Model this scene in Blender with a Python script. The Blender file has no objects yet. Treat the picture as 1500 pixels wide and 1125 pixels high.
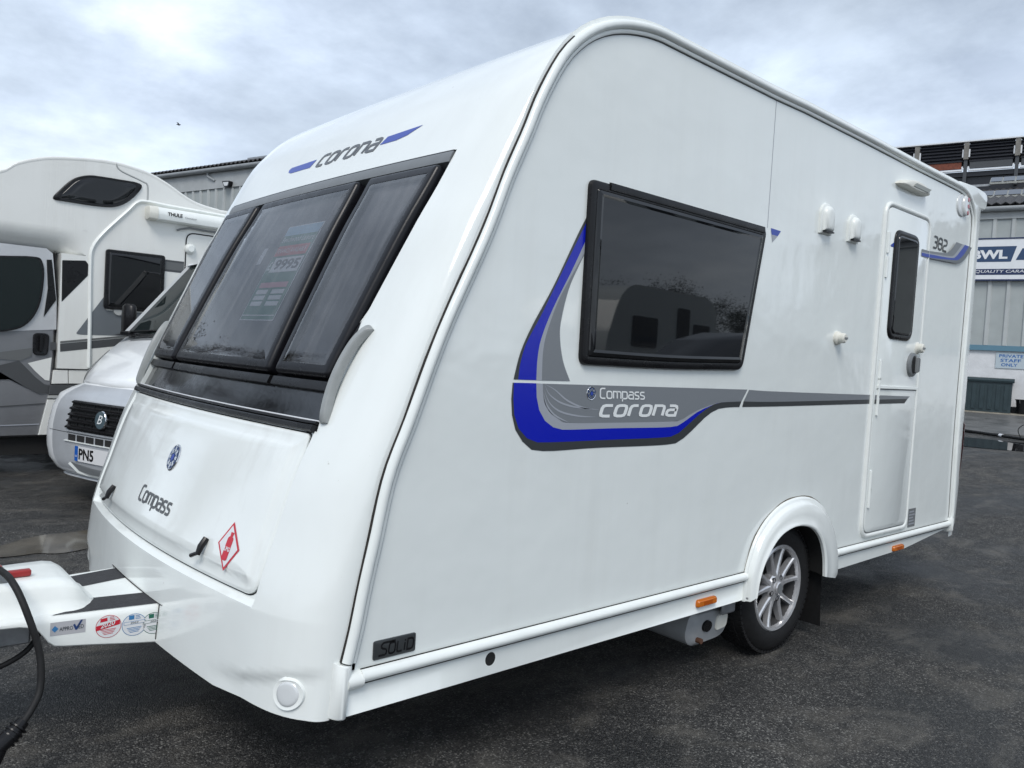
import bpy, math, random
from mathutils import Vector, Matrix
random.seed(7)
scene = bpy.context.scene
C = scene.collection

# ------------------------------------------------------------------ camera, sky, sun, exposure
cam_d = bpy.data.cameras.new('camera'); cam = bpy.data.objects.new('camera', cam_d); C.objects.link(cam)
cam_d.sensor_width = 36.0; cam_d.lens = 27.55; cam_d.clip_start = .05; cam_d.clip_end = 3000
R0 = (0.746868, -0.662296, 0.059595); R1 = (0.020553, -0.066586, -0.997569); R2 = (0.664655, 0.746277, -0.036118)
m = Matrix(((R0[0], -R1[0], -R2[0], 0.0), (R0[1], -R1[1], -R2[1], -1.85), (R0[2], -R1[2], -R2[2], 1.34), (0, 0, 0, 1)))
cam.matrix_world = m
scene.camera = cam

SUN_EL, SUN_AZ = math.radians(50), math.radians(224)       # azimuth of the sun, counted from +x towards +y
world = bpy.data.worlds.new('World'); scene.world = world; world.use_nodes = True
nt = world.node_tree; N = nt.nodes; L = nt.links; N.clear()
def nd(t, **k):
    n = N.new(t)
    for a, b in k.items(): setattr(n, a, b)
    return n
out = nd('ShaderNodeOutputWorld'); bg = nd('ShaderNodeBackground')
sky = nd('ShaderNodeTexSky', sky_type='NISHITA', sun_disc=False)
sky.sun_elevation = SUN_EL; sky.sun_rotation = math.pi/2 - SUN_AZ; sky.air_density = 1.0; sky.dust_density = 1.5
tc = nd('ShaderNodeTexCoord'); sep = nd('ShaderNodeSeparateXYZ'); L.new(tc.outputs['Generated'], sep.inputs[0])
# cloud deck: project the view direction on a flat layer
zc = nd('ShaderNodeMath', operation='MAXIMUM'); L.new(sep.outputs['Z'], zc.inputs[0]); zc.inputs[1].default_value = 0.0
za = nd('ShaderNodeMath', operation='ADD'); L.new(zc.outputs[0], za.inputs[0]); za.inputs[1].default_value = 0.22
dx = nd('ShaderNodeMath', operation='DIVIDE'); L.new(sep.outputs['X'], dx.inputs[0]); L.new(za.outputs[0], dx.inputs[1])
dy = nd('ShaderNodeMath', operation='DIVIDE'); L.new(sep.outputs['Y'], dy.inputs[0]); L.new(za.outputs[0], dy.inputs[1])
cmb = nd('ShaderNodeCombineXYZ'); L.new(dx.outputs[0], cmb.inputs[0]); L.new(dy.outputs[0], cmb.inputs[1])
n1 = nd('ShaderNodeTexNoise'); n1.inputs['Scale'].default_value = 1.0; n1.inputs['Detail'].default_value = 9; n1.inputs['Roughness'].default_value = .56; n1.inputs['Distortion'].default_value = .35
n2 = nd('ShaderNodeTexNoise'); n2.inputs['Scale'].default_value = 2.6; n2.inputs['Detail'].default_value = 8; n2.inputs['Roughness'].default_value = .6
mp = nd('ShaderNodeMapping'); mp.inputs['Location'].default_value = (3.1, 1.7, 0); L.new(cmb.outputs[0], mp.inputs[0])
L.new(mp.outputs[0], n1.inputs['Vector']); L.new(mp.outputs[0], n2.inputs['Vector'])
ramp = nd('ShaderNodeValToRGB'); L.new(n1.outputs['Fac'], ramp.inputs[0])
cr = ramp.color_ramp; cr.elements[0].position = .33; cr.elements[0].color = (.37, .43, .51, 1); cr.elements[1].position = .66; cr.elements[1].color = (.74, .82, .92, 1)
e = cr.elements.new(.47); e.color = (.47, .545, .65, 1); e = cr.elements.new(.56); e.color = (.57, .655, .78, 1)
r2 = nd('ShaderNodeValToRGB'); L.new(n2.outputs['Fac'], r2.inputs[0])
r2.color_ramp.elements[0].position = .35; r2.color_ramp.elements[0].color = (.78, .79, .81, 1); r2.color_ramp.elements[1].position = .68; r2.color_ramp.elements[1].color = (1.22, 1.21, 1.19, 1)
mul = nd('ShaderNodeMix', data_type='RGBA', blend_type='MULTIPLY'); mul.inputs['Factor'].default_value = 1
L.new(ramp.outputs[0], mul.inputs['A']); L.new(r2.outputs[0], mul.inputs['B'])
# paler towards the horizon, as an overcast sky is
hz = nd('ShaderNodeMapRange'); L.new(sep.outputs['Z'], hz.inputs['Value']); hz.inputs['From Min'].default_value = .02; hz.inputs['From Max'].default_value = .33; hz.inputs['To Min'].default_value = .55; hz.inputs['To Max'].default_value = 0
hm = nd('ShaderNodeMix', data_type='RGBA'); L.new(hz.outputs[0], hm.inputs['Factor']); L.new(mul.outputs['Result'], hm.inputs['A']); hm.inputs['B'].default_value = (.78, .87, .98, 1)
sk = nd('ShaderNodeMix', data_type='RGBA', blend_type='MULTIPLY'); sk.inputs['Factor'].default_value = 1; L.new(sky.outputs[0], sk.inputs['A']); sk.inputs['B'].default_value = (.10, .10, .10, 1)
mx = nd('ShaderNodeMix', data_type='RGBA'); mx.inputs['Factor'].default_value = .88; L.new(sk.outputs['Result'], mx.inputs['A']); L.new(hm.outputs['Result'], mx.inputs['B'])
L.new(mx.outputs['Result'], bg.inputs['Color']); bg.inputs['Strength'].default_value = 1.0
L.new(bg.outputs[0], out.inputs[0])

sun_d = bpy.data.lights.new('sun', 'SUN'); sun_d.energy = 1.4; sun_d.angle = math.radians(25); sun_d.color = (1.0, .965, .92)
sun = bpy.data.objects.new('sun', sun_d); C.objects.link(sun)
sd = Vector((math.cos(SUN_AZ)*math.cos(SUN_EL), math.sin(SUN_AZ)*math.cos(SUN_EL), math.sin(SUN_EL)))
sun.rotation_euler = sd.to_track_quat('Z', 'Y').to_euler()
vs = scene.view_settings; vs.view_transform = 'Standard'; vs.look = 'None'; vs.gamma = 1; vs.exposure = 0.50; vs.use_curve_mapping = False
scene.render.engine = 'CYCLES'

# ------------------------------------------------------------------ materials
def mat(name, col, rough=.5, metal=0, spec=.5, coat=0, coat_r=.05, nscale=0, namt=0, bump=0, bscale=40, rvar=0, emit=None):
    """Principled material with a little procedural colour, gloss and relief variation (object/world space)."""
    M = bpy.data.materials.new(name); M.use_nodes = True
    t = M.node_tree; n = t.nodes; l = t.links; b = n['Principled BSDF']
    c4 = (*col, 1); b.inputs['Base Color'].default_value = c4; b.inputs['Roughness'].default_value = rough
    b.inputs['Metallic'].default_value = metal; b.inputs['Specular IOR Level'].default_value = spec
    b.inputs['Coat Weight'].default_value = coat; b.inputs['Coat Roughness'].default_value = coat_r
    g = n.new('ShaderNodeNewGeometry')
    if namt or rvar:
        x = n.new('ShaderNodeTexNoise'); x.inputs['Scale'].default_value = nscale or 6; x.inputs['Detail'].default_value = 7; x.inputs['Roughness'].default_value = .6
        l.new(g.outputs['Position'], x.inputs['Vector'])
        if namt:
            r = n.new('ShaderNodeMapRange'); l.new(x.outputs['Fac'], r.inputs['Value']); r.inputs['From Min'].default_value = .3; r.inputs['From Max'].default_value = .7
            r.inputs['To Min'].default_value = 1-namt; r.inputs['To Max'].default_value = 1+namt*.6
            mm = n.new('ShaderNodeMix'); mm.data_type = 'RGBA'; mm.blend_type = 'MULTIPLY'; mm.inputs['Factor'].default_value = 1
            mm.inputs['A'].default_value = c4; l.new(r.outputs[0], mm.inputs['B']); l.new(mm.outputs['Result'], b.inputs['Base Color'])
        if rvar:
            r = n.new('ShaderNodeMapRange'); l.new(x.outputs['Fac'], r.inputs['Value']); r.inputs['From Min'].default_value = .3; r.inputs['From Max'].default_value = .7
            r.inputs['To Min'].default_value = max(rough-rvar, 0); r.inputs['To Max'].default_value = rough+rvar; l.new(r.outputs[0], b.inputs['Roughness'])
    if bump:
        x = n.new('ShaderNodeTexNoise'); x.inputs['Scale'].default_value = bscale; x.inputs['Detail'].default_value = 3; l.new(g.outputs['Position'], x.inputs['Vector'])
        u = n.new('ShaderNodeBump'); u.inputs['Strength'].default_value = 1; u.inputs['Distance'].default_value = bump; l.new(x.outputs['Fac'], u.inputs['Height']); l.new(u.outputs[0], b.inputs['Normal'])
    if emit: b.inputs['Emission Color'].default_value = (*emit, 1); b.inputs['Emission Strength'].default_value = 1
    return M

def streaked(name, col, rough, dirt_or_gloss=(.38, .36, .31), amt=.35, coat=0, rlow=None, wave=.0006):
    """White paint with faint vertical run-off streaks, specks and panel waviness."""
    M = mat(name, col, rough, coat=coat, coat_r=.03); t = M.node_tree; n = t.nodes; l = t.links; b = n['Principled BSDF']
    g = n.new('ShaderNodeNewGeometry')
    mp = n.new('ShaderNodeMapping'); mp.inputs['Scale'].default_value = (11, 11, .55); l.new(g.outputs['Position'], mp.inputs[0])
    x = n.new('ShaderNodeTexNoise'); x.inputs['Scale'].default_value = 1; x.inputs['Detail'].default_value = 6; x.inputs['Roughness'].default_value = .65; l.new(mp.outputs[0], x.inputs['Vector'])
    y = n.new('ShaderNodeTexNoise'); y.inputs['Scale'].default_value = 1.7; y.inputs['Detail'].default_value = 5; l.new(g.outputs['Position'], y.inputs['Vector'])
    p = n.new('ShaderNodeMath'); p.operation = 'MULTIPLY'; l.new(x.outputs['Fac'], p.inputs[0]); l.new(y.outputs['Fac'], p.inputs[1])
    r = n.new('ShaderNodeMapRange'); l.new(p.outputs[0], r.inputs['Value']); r.inputs['From Min'].default_value = .24; r.inputs['From Max'].default_value = .46; r.inputs['To Min'].default_value = 0; r.inputs['To Max'].default_value = amt
    sp = n.new('ShaderNodeTexNoise'); sp.inputs['Scale'].default_value = 42; sp.inputs['Detail'].default_value = 2; l.new(g.outputs['Position'], sp.inputs['Vector'])
    sr = n.new('ShaderNodeMapRange'); l.new(sp.outputs['Fac'], sr.inputs['Value']); sr.inputs['From Min'].default_value = .77; sr.inputs['From Max'].default_value = .82; sr.inputs['To Max'].default_value = .5
    ad = n.new('ShaderNodeMath'); ad.operation = 'MAXIMUM'; l.new(r.outputs[0], ad.inputs[0]); l.new(sr.outputs[0], ad.inputs[1])
    mm = n.new('ShaderNodeMix'); mm.data_type = 'RGBA'; l.new(ad.outputs[0], mm.inputs['Factor']); mm.inputs['A'].default_value = (*col, 1); mm.inputs['B'].default_value = (*dirt_or_gloss, 1)
    l.new(mm.outputs['Result'], b.inputs['Base Color'])
    rr = n.new('ShaderNodeMapRange'); l.new(x.outputs['Fac'], rr.inputs['Value']); rr.inputs['From Min'].default_value = .35; rr.inputs['From Max'].default_value = .65
    rr.inputs['To Min'].default_value = rlow if rlow is not None else rough*.7; rr.inputs['To Max'].default_value = rough; l.new(rr.outputs[0], b.inputs['Roughness'])
    w = n.new('ShaderNodeTexNoise'); w.inputs['Scale'].default_value = 3.2; w.inputs['Detail'].default_value = 3; l.new(g.outputs['Position'], w.inputs['Vector'])
    u = n.new('ShaderNodeBump'); u.inputs['Strength'].default_value = 1; u.inputs['Distance'].default_value = wave*8; l.new(w.outputs['Fac'], u.inputs['Height']); l.new(u.outputs[0], b.inputs['Normal'])
    return M

def glassmat(name, tint, rough=.02, streak=.0):
    """Tinted acrylic: see-through with a real Fresnel reflection, smeared by dried rain."""
    M = bpy.data.materials.new(name); M.use_nodes = True; t = M.node_tree; n = t.nodes; l = t.links; n.clear()
    o = n.new('ShaderNodeOutputMaterial'); tr = n.new('ShaderNodeBsdfTransparent'); tr.inputs[0].default_value = (*tint, 1)
    gl = n.new('ShaderNodeBsdfGlossy'); gl.inputs['Roughness'].default_value = rough; gl.inputs['Color'].default_value = (1, 1, 1, 1)
    fr = n.new('ShaderNodeFresnel'); fr.inputs['IOR'].default_value = 1.85
    mx = n.new('ShaderNodeMixShader'); l.new(fr.outputs[0], mx.inputs[0]); l.new(tr.outputs[0], mx.inputs[1]); l.new(gl.outputs[0], mx.inputs[2])
    g = n.new('ShaderNodeNewGeometry'); mp = n.new('ShaderNodeMapping'); mp.inputs['Scale'].default_value = (3, 34, 1.3); l.new(g.outputs['Position'], mp.inputs[0])
    x = n.new('ShaderNodeTexNoise'); x.inputs['Scale'].default_value = 1; x.inputs['Detail'].default_value = 6; l.new(mp.outputs[0], x.inputs['Vector'])
    r = n.new('ShaderNodeMapRange'); l.new(x.outputs['Fac'], r.inputs['Value']); r.inputs['From Min'].default_value = .45; r.inputs['From Max'].default_value = .75; r.inputs['To Max'].default_value = streak
    df = n.new('ShaderNodeBsdfDiffuse'); df.inputs[0].default_value = (.5, .5, .5, 1)
    m2 = n.new('ShaderNodeMixShader'); l.new(r.outputs[0], m2.inputs[0]); l.new(mx.outputs[0], m2.inputs[1]); l.new(df.outputs[0], m2.inputs[2])
    l.new(m2.outputs[0], o.inputs[0]); return M

def asphalt():
    M = mat('asphalt', (.04, .04, .042), .7); t = M.node_tree; n = t.nodes; l = t.links; b = n['Principled BSDF']
    g = n.new('ShaderNodeNewGeometry')
    v = n.new('ShaderNodeTexVoronoi'); v.inputs['Scale'].default_value = 185; l.new(g.outputs['Position'], v.inputs['Vector'])
    f = n.new('ShaderNodeTexNoise'); f.inputs['Scale'].default_value = 260; f.inputs['Detail'].default_value = 4; l.new(g.outputs['Position'], f.inputs['Vector'])
    q = n.new('ShaderNodeTexNoise'); q.inputs['Scale'].default_value = 1.1; q.inputs['Detail'].default_value = 6; q.inputs['Roughness'].default_value = .62; l.new(g.outputs['Position'], q.inputs['Vector'])
    q2 = n.new('ShaderNodeTexNoise'); q2.inputs['Scale'].default_value = 14; q2.inputs['Detail'].default_value = 5; l.new(g.outputs['Position'], q2.inputs['Vector'])
    # each stone its own grey
    sc = n.new('ShaderNodeSeparateColor'); l.new(v.outputs['Color'], sc.inputs[0])
    cr = n.new('ShaderNodeValToRGB'); l.new(sc.outputs[0], cr.inputs[0]); e = cr.color_ramp
    e.elements[0].color = (.009, .009, .0088, 1); e.elements[1].color = (.19, .185, .17, 1); e.elements[1].position = 1
    k = e.elements.new(.55); k.color = (.032, .0313, .030, 1); k = e.elements.new(.86); k.color = (.066, .064, .060, 1)
    # big worn / damp patches, and pale dust left by dried run-off
    pr = n.new('ShaderNodeMapRange'); l.new(q.outputs['Fac'], pr.inputs['Value']); pr.inputs['From Min'].default_value = .34; pr.inputs['From Max'].default_value = .66; pr.inputs['To Min'].default_value = .42; pr.inputs['To Max'].default_value = 1.35
    p2 = n.new('ShaderNodeMapRange'); l.new(q2.outputs['Fac'], p2.inputs['Value']); p2.inputs['From Min'].default_value = .3; p2.inputs['From Max'].default_value = .7; p2.inputs['To Min'].default_value = .72; p2.inputs['To Max'].default_value = 1.28
    mu = n.new('ShaderNodeMath'); mu.operation = 'MULTIPLY'; l.new(pr.outputs[0], mu.inputs[0]); l.new(p2.outputs[0], mu.inputs[1])
    mm = n.new('ShaderNodeMix'); mm.data_type = 'RGBA'; mm.blend_type = 'MULTIPLY'; mm.inputs['Factor'].default_value = 1; l.new(cr.outputs[0], mm.inputs['A']); l.new(mu.outputs[0], mm.inputs['B'])
    mp = n.new('ShaderNodeMapping'); mp.inputs['Scale'].default_value = (1.5, 2.6, 1); mp.inputs['Rotation'].default_value = (0, 0, .7); l.new(g.outputs['Position'], mp.inputs[0])
    dn = n.new('ShaderNodeTexNoise'); dn.inputs['Scale'].default_value = 1.5; dn.inputs['Detail'].default_value = 10; dn.inputs['Roughness'].default_value = .68; dn.inputs['Distortion'].default_value = .5; l.new(mp.outputs[0], dn.inputs['Vector'])
    dr = n.new('ShaderNodeMapRange'); l.new(dn.outputs['Fac'], dr.inputs['Value']); dr.inputs['From Min'].default_value = .50; dr.inputs['From Max'].default_value = .70; dr.inputs['To Max'].default_value = 1.0
    df = n.new('ShaderNodeMath'); df.operation = 'MULTIPLY'; l.new(dr.outputs[0], df.inputs[0]); l.new(f.outputs['Fac'], df.inputs[1])
    dm = n.new('ShaderNodeMix'); dm.data_type = 'RGBA'; l.new(df.outputs[0], dm.inputs['Factor']); l.new(mm.outputs['Result'], dm.inputs['A']); dm.inputs['B'].default_value = (.16, .147, .125, 1)
    l.new(dm.outputs['Result'], b.inputs['Base Color']); b.inputs['Specular IOR Level'].default_value = .40
    rr = n.new('ShaderNodeMapRange'); l.new(q.outputs['Fac'], rr.inputs['Value']); rr.inputs['From Min'].default_value = .38; rr.inputs['From Max'].default_value = .58; rr.inputs['To Min'].default_value = .36; rr.inputs['To Max'].default_value = .82; l.new(rr.outputs[0], b.inputs['Roughness'])
    # relief: rounded stones + grit
    a = n.new('ShaderNodeMath'); a.operation = 'MULTIPLY'; l.new(v.outputs['Distance'], a.inputs[0]); a.inputs[1].default_value = -1.0
    a2 = n.new('ShaderNodeMath'); a2.operation = 'MULTIPLY_ADD'; l.new(f.outputs['Fac'], a2.inputs[0]); a2.inputs[1].default_value = .45; l.new(a.outputs[0], a2.inputs[2])
    u = n.new('ShaderNodeBump'); u.inputs['Strength'].default_value = .9; u.inputs['Distance'].default_value = .0055; l.new(a2.outputs[0], u.inputs['Height']); l.new(u.outputs[0], b.inputs['Normal'])
    return M

WH = streaked('white_gelcoat', (.79, .82, .795), .15, amt=.07, coat=.3, rlow=.10, wave=.0004)
WL = streaked('locker_lid_gelcoat', (.79, .82, .795), .14, dirt_or_gloss=(.60, .605, .58), amt=.75, coat=.3, rlow=.06, wave=.0004)  # lid streaks: reflections of wet and dry runs put into the colour
WS = streaked('white_side_paint', (.775, .81, .785), .14, amt=.08, coat=.35, rlow=.08, wave=.0009)
WP = mat('white_plastic', (.79, .815, .785), .28, nscale=14, namt=.04)
WR = mat('white_rail', (.81, .84, .81), .18, coat=.3, nscale=9, namt=.05)
CREAM = mat('cream_plastic', (.70, .69, .62), .35, nscale=20, namt=.08)
BLK = mat('black_plastic', (.009, .009, .010), .30, spec=.28, rvar=.1, nscale=12)
GBLK = mat('gloss_black', (.006, .006, .008), .30, spec=.30, rvar=.06, nscale=20)
SEAL = mat('grimy_sealant', (.020, .017, .014), .8, nscale=60, namt=.5, bump=.002, bscale=200)
RUBBER = mat('rubber', (.013, .013, .0135), .62, spec=.3, nscale=30, namt=.25, bump=.0008, bscale=180)
DARKG = mat('graphic_dark', (.040, .044, .046), .30)
MIDG = mat('graphic_grey', (.19, .205, .22), .30)
MIDG2 = mat('graphic_grey_deep', (.135, .15, .162), .30)
LITG = mat('graphic_light_grey', (.34, .36, .395), .30)
BLUE = mat('graphic_blue', (.002, .010, .40), .25)
BLUE2 = mat('graphic_blue_front', (.025, .06, .36), .28)
LETW = mat('lettering_white', (.78, .80, .79), .3)
LETD = mat('lettering_grey', (.085, .09, .095), .3)
CHROME = mat('chrome', (.62, .63, .65), .12, metal=1)
ALLOY = mat('alloy_silver', (.66, .66, .67), .26, metal=.65, nscale=30, namt=.12)
GALV = mat('galvanised_steel', (.36, .37, .38), .45, metal=.7, nscale=18, namt=.25)
MOVG = mat('pale_grey_casting', (.30, .31, .315), .45, nscale=15, namt=.12)
GREYP = mat('grey_plastic', (.17, .18, .185), .42, nscale=15, namt=.08)
GREYH = mat('grey_handle', (.30, .315, .31), .40, nscale=25, namt=.1)
AMBER = mat('amber_lens', (.55, .14, .008), .18, coat=.5)
REDP = mat('red_plastic', (.30, .018, .018), .35, nscale=30, namt=.2)
REDL = mat('red_lens', (.30, .006, .015), .12, coat=.5)
REDS = mat('sticker_red', (.55, .02, .04), .35)
CLEAR = mat('clear_lens', (.62, .64, .64), .10, coat=.6)
PANE = mat('dark_tinted_pane', (.006, .0065, .0075), .02, spec=.5, bump=.00003, bscale=4)
FPANE = glassmat('tinted_acrylic', (.80, .80, .82), .02, .08)
BLIND = mat('grey_blind', (.125, .125, .13), .8, nscale=4, namt=.2)
GRIT = mat('anti_slip_tape', (.030, .030, .033), .75, nscale=90, namt=.4, bump=.001, bscale=500)
STW = mat('sticker_white', (.72, .73, .74), .35)
STB = mat('sticker_blue', (.05, .20, .42), .35)
STN = mat('sticker_navy', (.02, .05, .16), .35)
STG = mat('sticker_green', (.02, .14, .09), .35)
UNDER = mat('underside_black', (.012, .012, .012), .85)

# ------------------------------------------------------------------ mesh helpers
class MB:
    """collects shapes into one mesh"""
    def __init__(s): s.v = []; s.f = []
    def add(s, v, f):
        o = len(s.v); s.v += [tuple(p) for p in v]; s.f += [tuple(i+o for i in q) for q in f]; return s
    def box(s, a, b):
        x0, y0, z0 = a; x1, y1, z1 = b
        return s.add([(x0,y0,z0),(x1,y0,z0),(x1,y1,z0),(x0,y1,z0),(x0,y0,z1),(x1,y0,z1),(x1,y1,z1),(x0,y1,z1)], [(0,3,2,1),(4,5,6,7),(0,1,5,4),(1,2,6,5),(2,3,7,6),(3,0,4,7)])
    def bbox(s, a, b, r):
        """box with chamfered edges"""
        (x0,y0,z0),(x1,y1,z1) = a, b
        def ring(z, i): return [(x0+i,y0+r,z),(x0+r,y0+i,z),(x1-r,y0+i,z),(x1-i,y0+r,z),(x1-i,y1-r,z),(x1-r,y1-i,z),(x0+r,y1-i,z),(x0+i,y1-r,z)]
        return s.loft([ring(z0, r*.8), ring(z0+r, 0), ring(z1-r, 0), ring(z1, r*.8)], closed=True, caps=True)
    def loft(s, secs, closed=False, caps=False, flip=False):
        n = len(secs[0]); v = [p for q in secs for p in q]; f = []
        for i in range(len(secs)-1):
            for j in range(n if closed else n-1):
                k = (j+1) % n; q = (i*n+j, i*n+k, (i+1)*n+k, (i+1)*n+j); f.append(q[::-1] if flip else q)
        if caps:
            a = tuple(range(n))[::-1]; b = tuple((len(secs)-1)*n+i for i in range(n)); f += [a[::-1], b[::-1]] if flip else [a, b]
        return s.add(v, f)
    def tube(s, pts, r, n=10, caps=True):
        pts = [Vector(p) for p in pts]; secs = []; up = None
        for i, p in enumerate(pts):
            d = (pts[min(i+1, len(pts)-1)]-pts[max(i-1, 0)]).normalized()
            if up is None: up = Vector((0,0,1)) if abs(d.z) < .9 else Vector((1,0,0))
            a = d.cross(up).normalized(); b = a.cross(d).normalized(); up = b
            rr = r[i] if isinstance(r, (list, tuple)) else r
            secs.append([p+a*math.cos(2*math.pi*k/n)*rr+b*math.sin(2*math.pi*k/n)*rr for k in range(n)])
        return s.loft(secs, closed=True, caps=caps, flip=True)
    def lathe(s, prof, c, axis='y', n=32, closed=False):
        """prof: (radius, along)"""
        secs = []
        P = prof + ([prof[0]] if closed else [])
        for r, h in P:
            ring = []
            for k in range(n):
                a = 2*math.pi*k/n; u, w = r*math.cos(a), r*math.sin(a)
                ring.append((c[0]+u, c[1]+h, c[2]+w) if axis == 'y' else (c[0]+u, c[1]+w, c[2]+h) if axis == 'z' else (c[0]+h, c[1]+u, c[2]+w))
            secs.append(ring)
        return s.loft(secs, closed=True)
    def obj(s, name, mt, parent=None, angle=35):
        me = bpy.data.meshes.new(name); me.from_pydata(s.v, [], s.f); me.materials.append(mt)
        import bmesh
        bm = bmesh.new(); bm.from_mesh(me); bmesh.ops.remove_doubles(bm, verts=bm.verts, dist=1e-5); bmesh.ops.recalc_face_normals(bm, faces=bm.faces); bm.to_mesh(me); bm.free()
        if angle: me.shade_smooth(); me.set_sharp_from_angle(angle=math.radians(angle))
        while parent and parent.parent and parent.parent.parent: parent = parent.parent       # thing > part > sub-part, no deeper
        o = bpy.data.objects.new(name, me); C.objects.link(o); o.parent = parent; return o
def obj(name, v, f, mt, parent=None, angle=35): return MB().add(v, f).obj(name, mt, parent, angle)
def tag(o, label=None, cat=None, group=None, kind=None):
    for k, x in (('label', label), ('category', cat), ('group', group), ('kind', kind)):
        if x: o[k] = x
    return o
def thing(name, label, cat, loc=(0,0,0), rz=0, group=None):
    o = bpy.data.objects.new(name, None); C.objects.link(o); o.location = loc; o.rotation_euler = (0,0,rz); o.empty_display_size = .2
    return tag(o, label, cat, group)
def cr(P, n=6, closed=False):
    """Catmull-Rom through 2D/3D points"""
    o = []; m_ = len(P)
    for i in range(m_ if closed else m_-1):
        g = (lambda k: P[k % m_]) if closed else (lambda k: P[min(max(k, 0), m_-1)])
        p0, p1, p2, p3 = g(i-1), g(i), g(i+1), g(i+2)
        for k in range(n):
            t = k/n; o.append(tuple(.5*(2*b+(c-a)*t+(2*a-5*b+4*c-d)*t*t+(3*b-a-3*c+d)*t**3) for a, b, c, d in zip(p0, p1, p2, p3)))
    if not closed: o.append(tuple(P[-1]))
    return o
def resample(P, n):
    d = [0]
    for a, b in zip(P, P[1:]): d.append(d[-1]+math.dist(a, b))
    o = []; j = 0
    for i in range(n):
        t = d[-1]*i/(n-1)
        while j < len(P)-2 and d[j+1] < t: j += 1
        k = (t-d[j])/max(d[j+1]-d[j], 1e-9); o.append(tuple(a+(b-a)*k for a, b in zip(P[j], P[j+1])))
    return o
def fillet(P, r, n=5):
    """round the corners of a closed polygon; r a number or one per corner"""
    o = []; m_ = len(P)
    for i in range(m_):
        p, a, b = Vector(P[i]), Vector(P[i-1]), Vector(P[(i+1) % m_]); rr = r[i] if isinstance(r, (list, tuple)) else r
        u, w = (a-p), (b-p); k = min(rr, u.length*.49, w.length*.49)
        s_, e_ = p+u.normalized()*k, p+w.normalized()*k
        for j in range(n+1):
            t = j/n; o.append(tuple((1-t)**2*s_+2*t*(1-t)*p+t*t*e_))
    return o
def inset(P, d):
    """offset a closed polygon inwards by d"""
    A = sum(P[i-1][0]*P[i][1]-P[i][0]*P[i-1][1] for i in range(len(P))); sg = 1 if A > 0 else -1; o = []
    for i in range(len(P)):
        p, a, b = Vector(P[i]), Vector(P[i-1]), Vector(P[(i+1) % len(P)])
        u = (p-a); w = (b-p)
        if u.length < 1e-7: u = w
        if w.length < 1e-7: w = u
        u.normalize(); w.normalize()
        n1, n2 = Vector((-u.y, u.x))*sg, Vector((-w.y, w.x))*sg; n_ = n1+n2
        if n_.length < 1e-6: n_ = n1
        n_.normalize(); k = max(n_.dot(n1), .4); o.append(tuple(p+n_*d/k))
    return o
class RP:
    """rounded polygon that can be inset cleanly"""
    def __init__(s, P, r, n=5, sub=0): s.P = P; s.r = r if isinstance(r, (list, tuple)) else [r]*len(P); s.n = n; s.sub = sub
    def at(s, d=0):
        Q = fillet(inset(s.P, d) if d else s.P, [max(q-d, .004) for q in s.r], s.n)
        if not s.sub: return Q
        o = []; m_ = s.n+1
        for i in range(len(s.P)):
            c = Q[i*m_:(i+1)*m_]; nx = Q[((i+1)*m_) % len(Q)]; o += c
            for k in range(1, s.sub): o.append(tuple(a+(b-a)*k/s.sub for a, b in zip(c[-1], nx)))
        return o
def ins(P, d): return P.at(d) if isinstance(P, RP) else inset(P, d) if d else P
def patch(P, rings, mp, inner=1, cap=True):
    """closed outline P (2D) raised through rings of (inset, height); mp(u, v, h) gives the 3D point; inner > 1 keeps curved caps curved"""
    b = MB(); secs = []
    for i_, h in rings:
        Q = ins(P, i_); secs.append([mp(u, v, h) for u, v in Q]); last, hl = Q, h
    if cap and inner > 1:
        cx, cy = sum(q[0] for q in last)/len(last), sum(q[1] for q in last)/len(last)
        for k in range(1, inner): t = 1-k/inner; secs.append([mp(cx+(u-cx)*t, cy+(v-cy)*t, hl) for u, v in last])
        b.loft(secs, closed=True); n = len(last); o = len(b.v)-n; b.v.append(tuple(mp(cx, cy, hl))); c = len(b.v)-1
        b.f += [(o+j, o+(j+1) % n, c) for j in range(n)]
    else:
        b.loft(secs, closed=True)
        if cap: n = len(last); o = len(b.v)-n; b.f.append(tuple(range(o, o+n)))
    return b
def band(A, B, h, mp, n=24, smooth=True):
    A = resample(cr(A) if smooth and len(A) > 2 else A, n); B = resample(cr(B) if smooth and len(B) > 2 else B, n); b = MB()
    return b.loft([[mp(u, v, h) for u, v in A], [mp(u, v, h) for u, v in B]])
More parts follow.
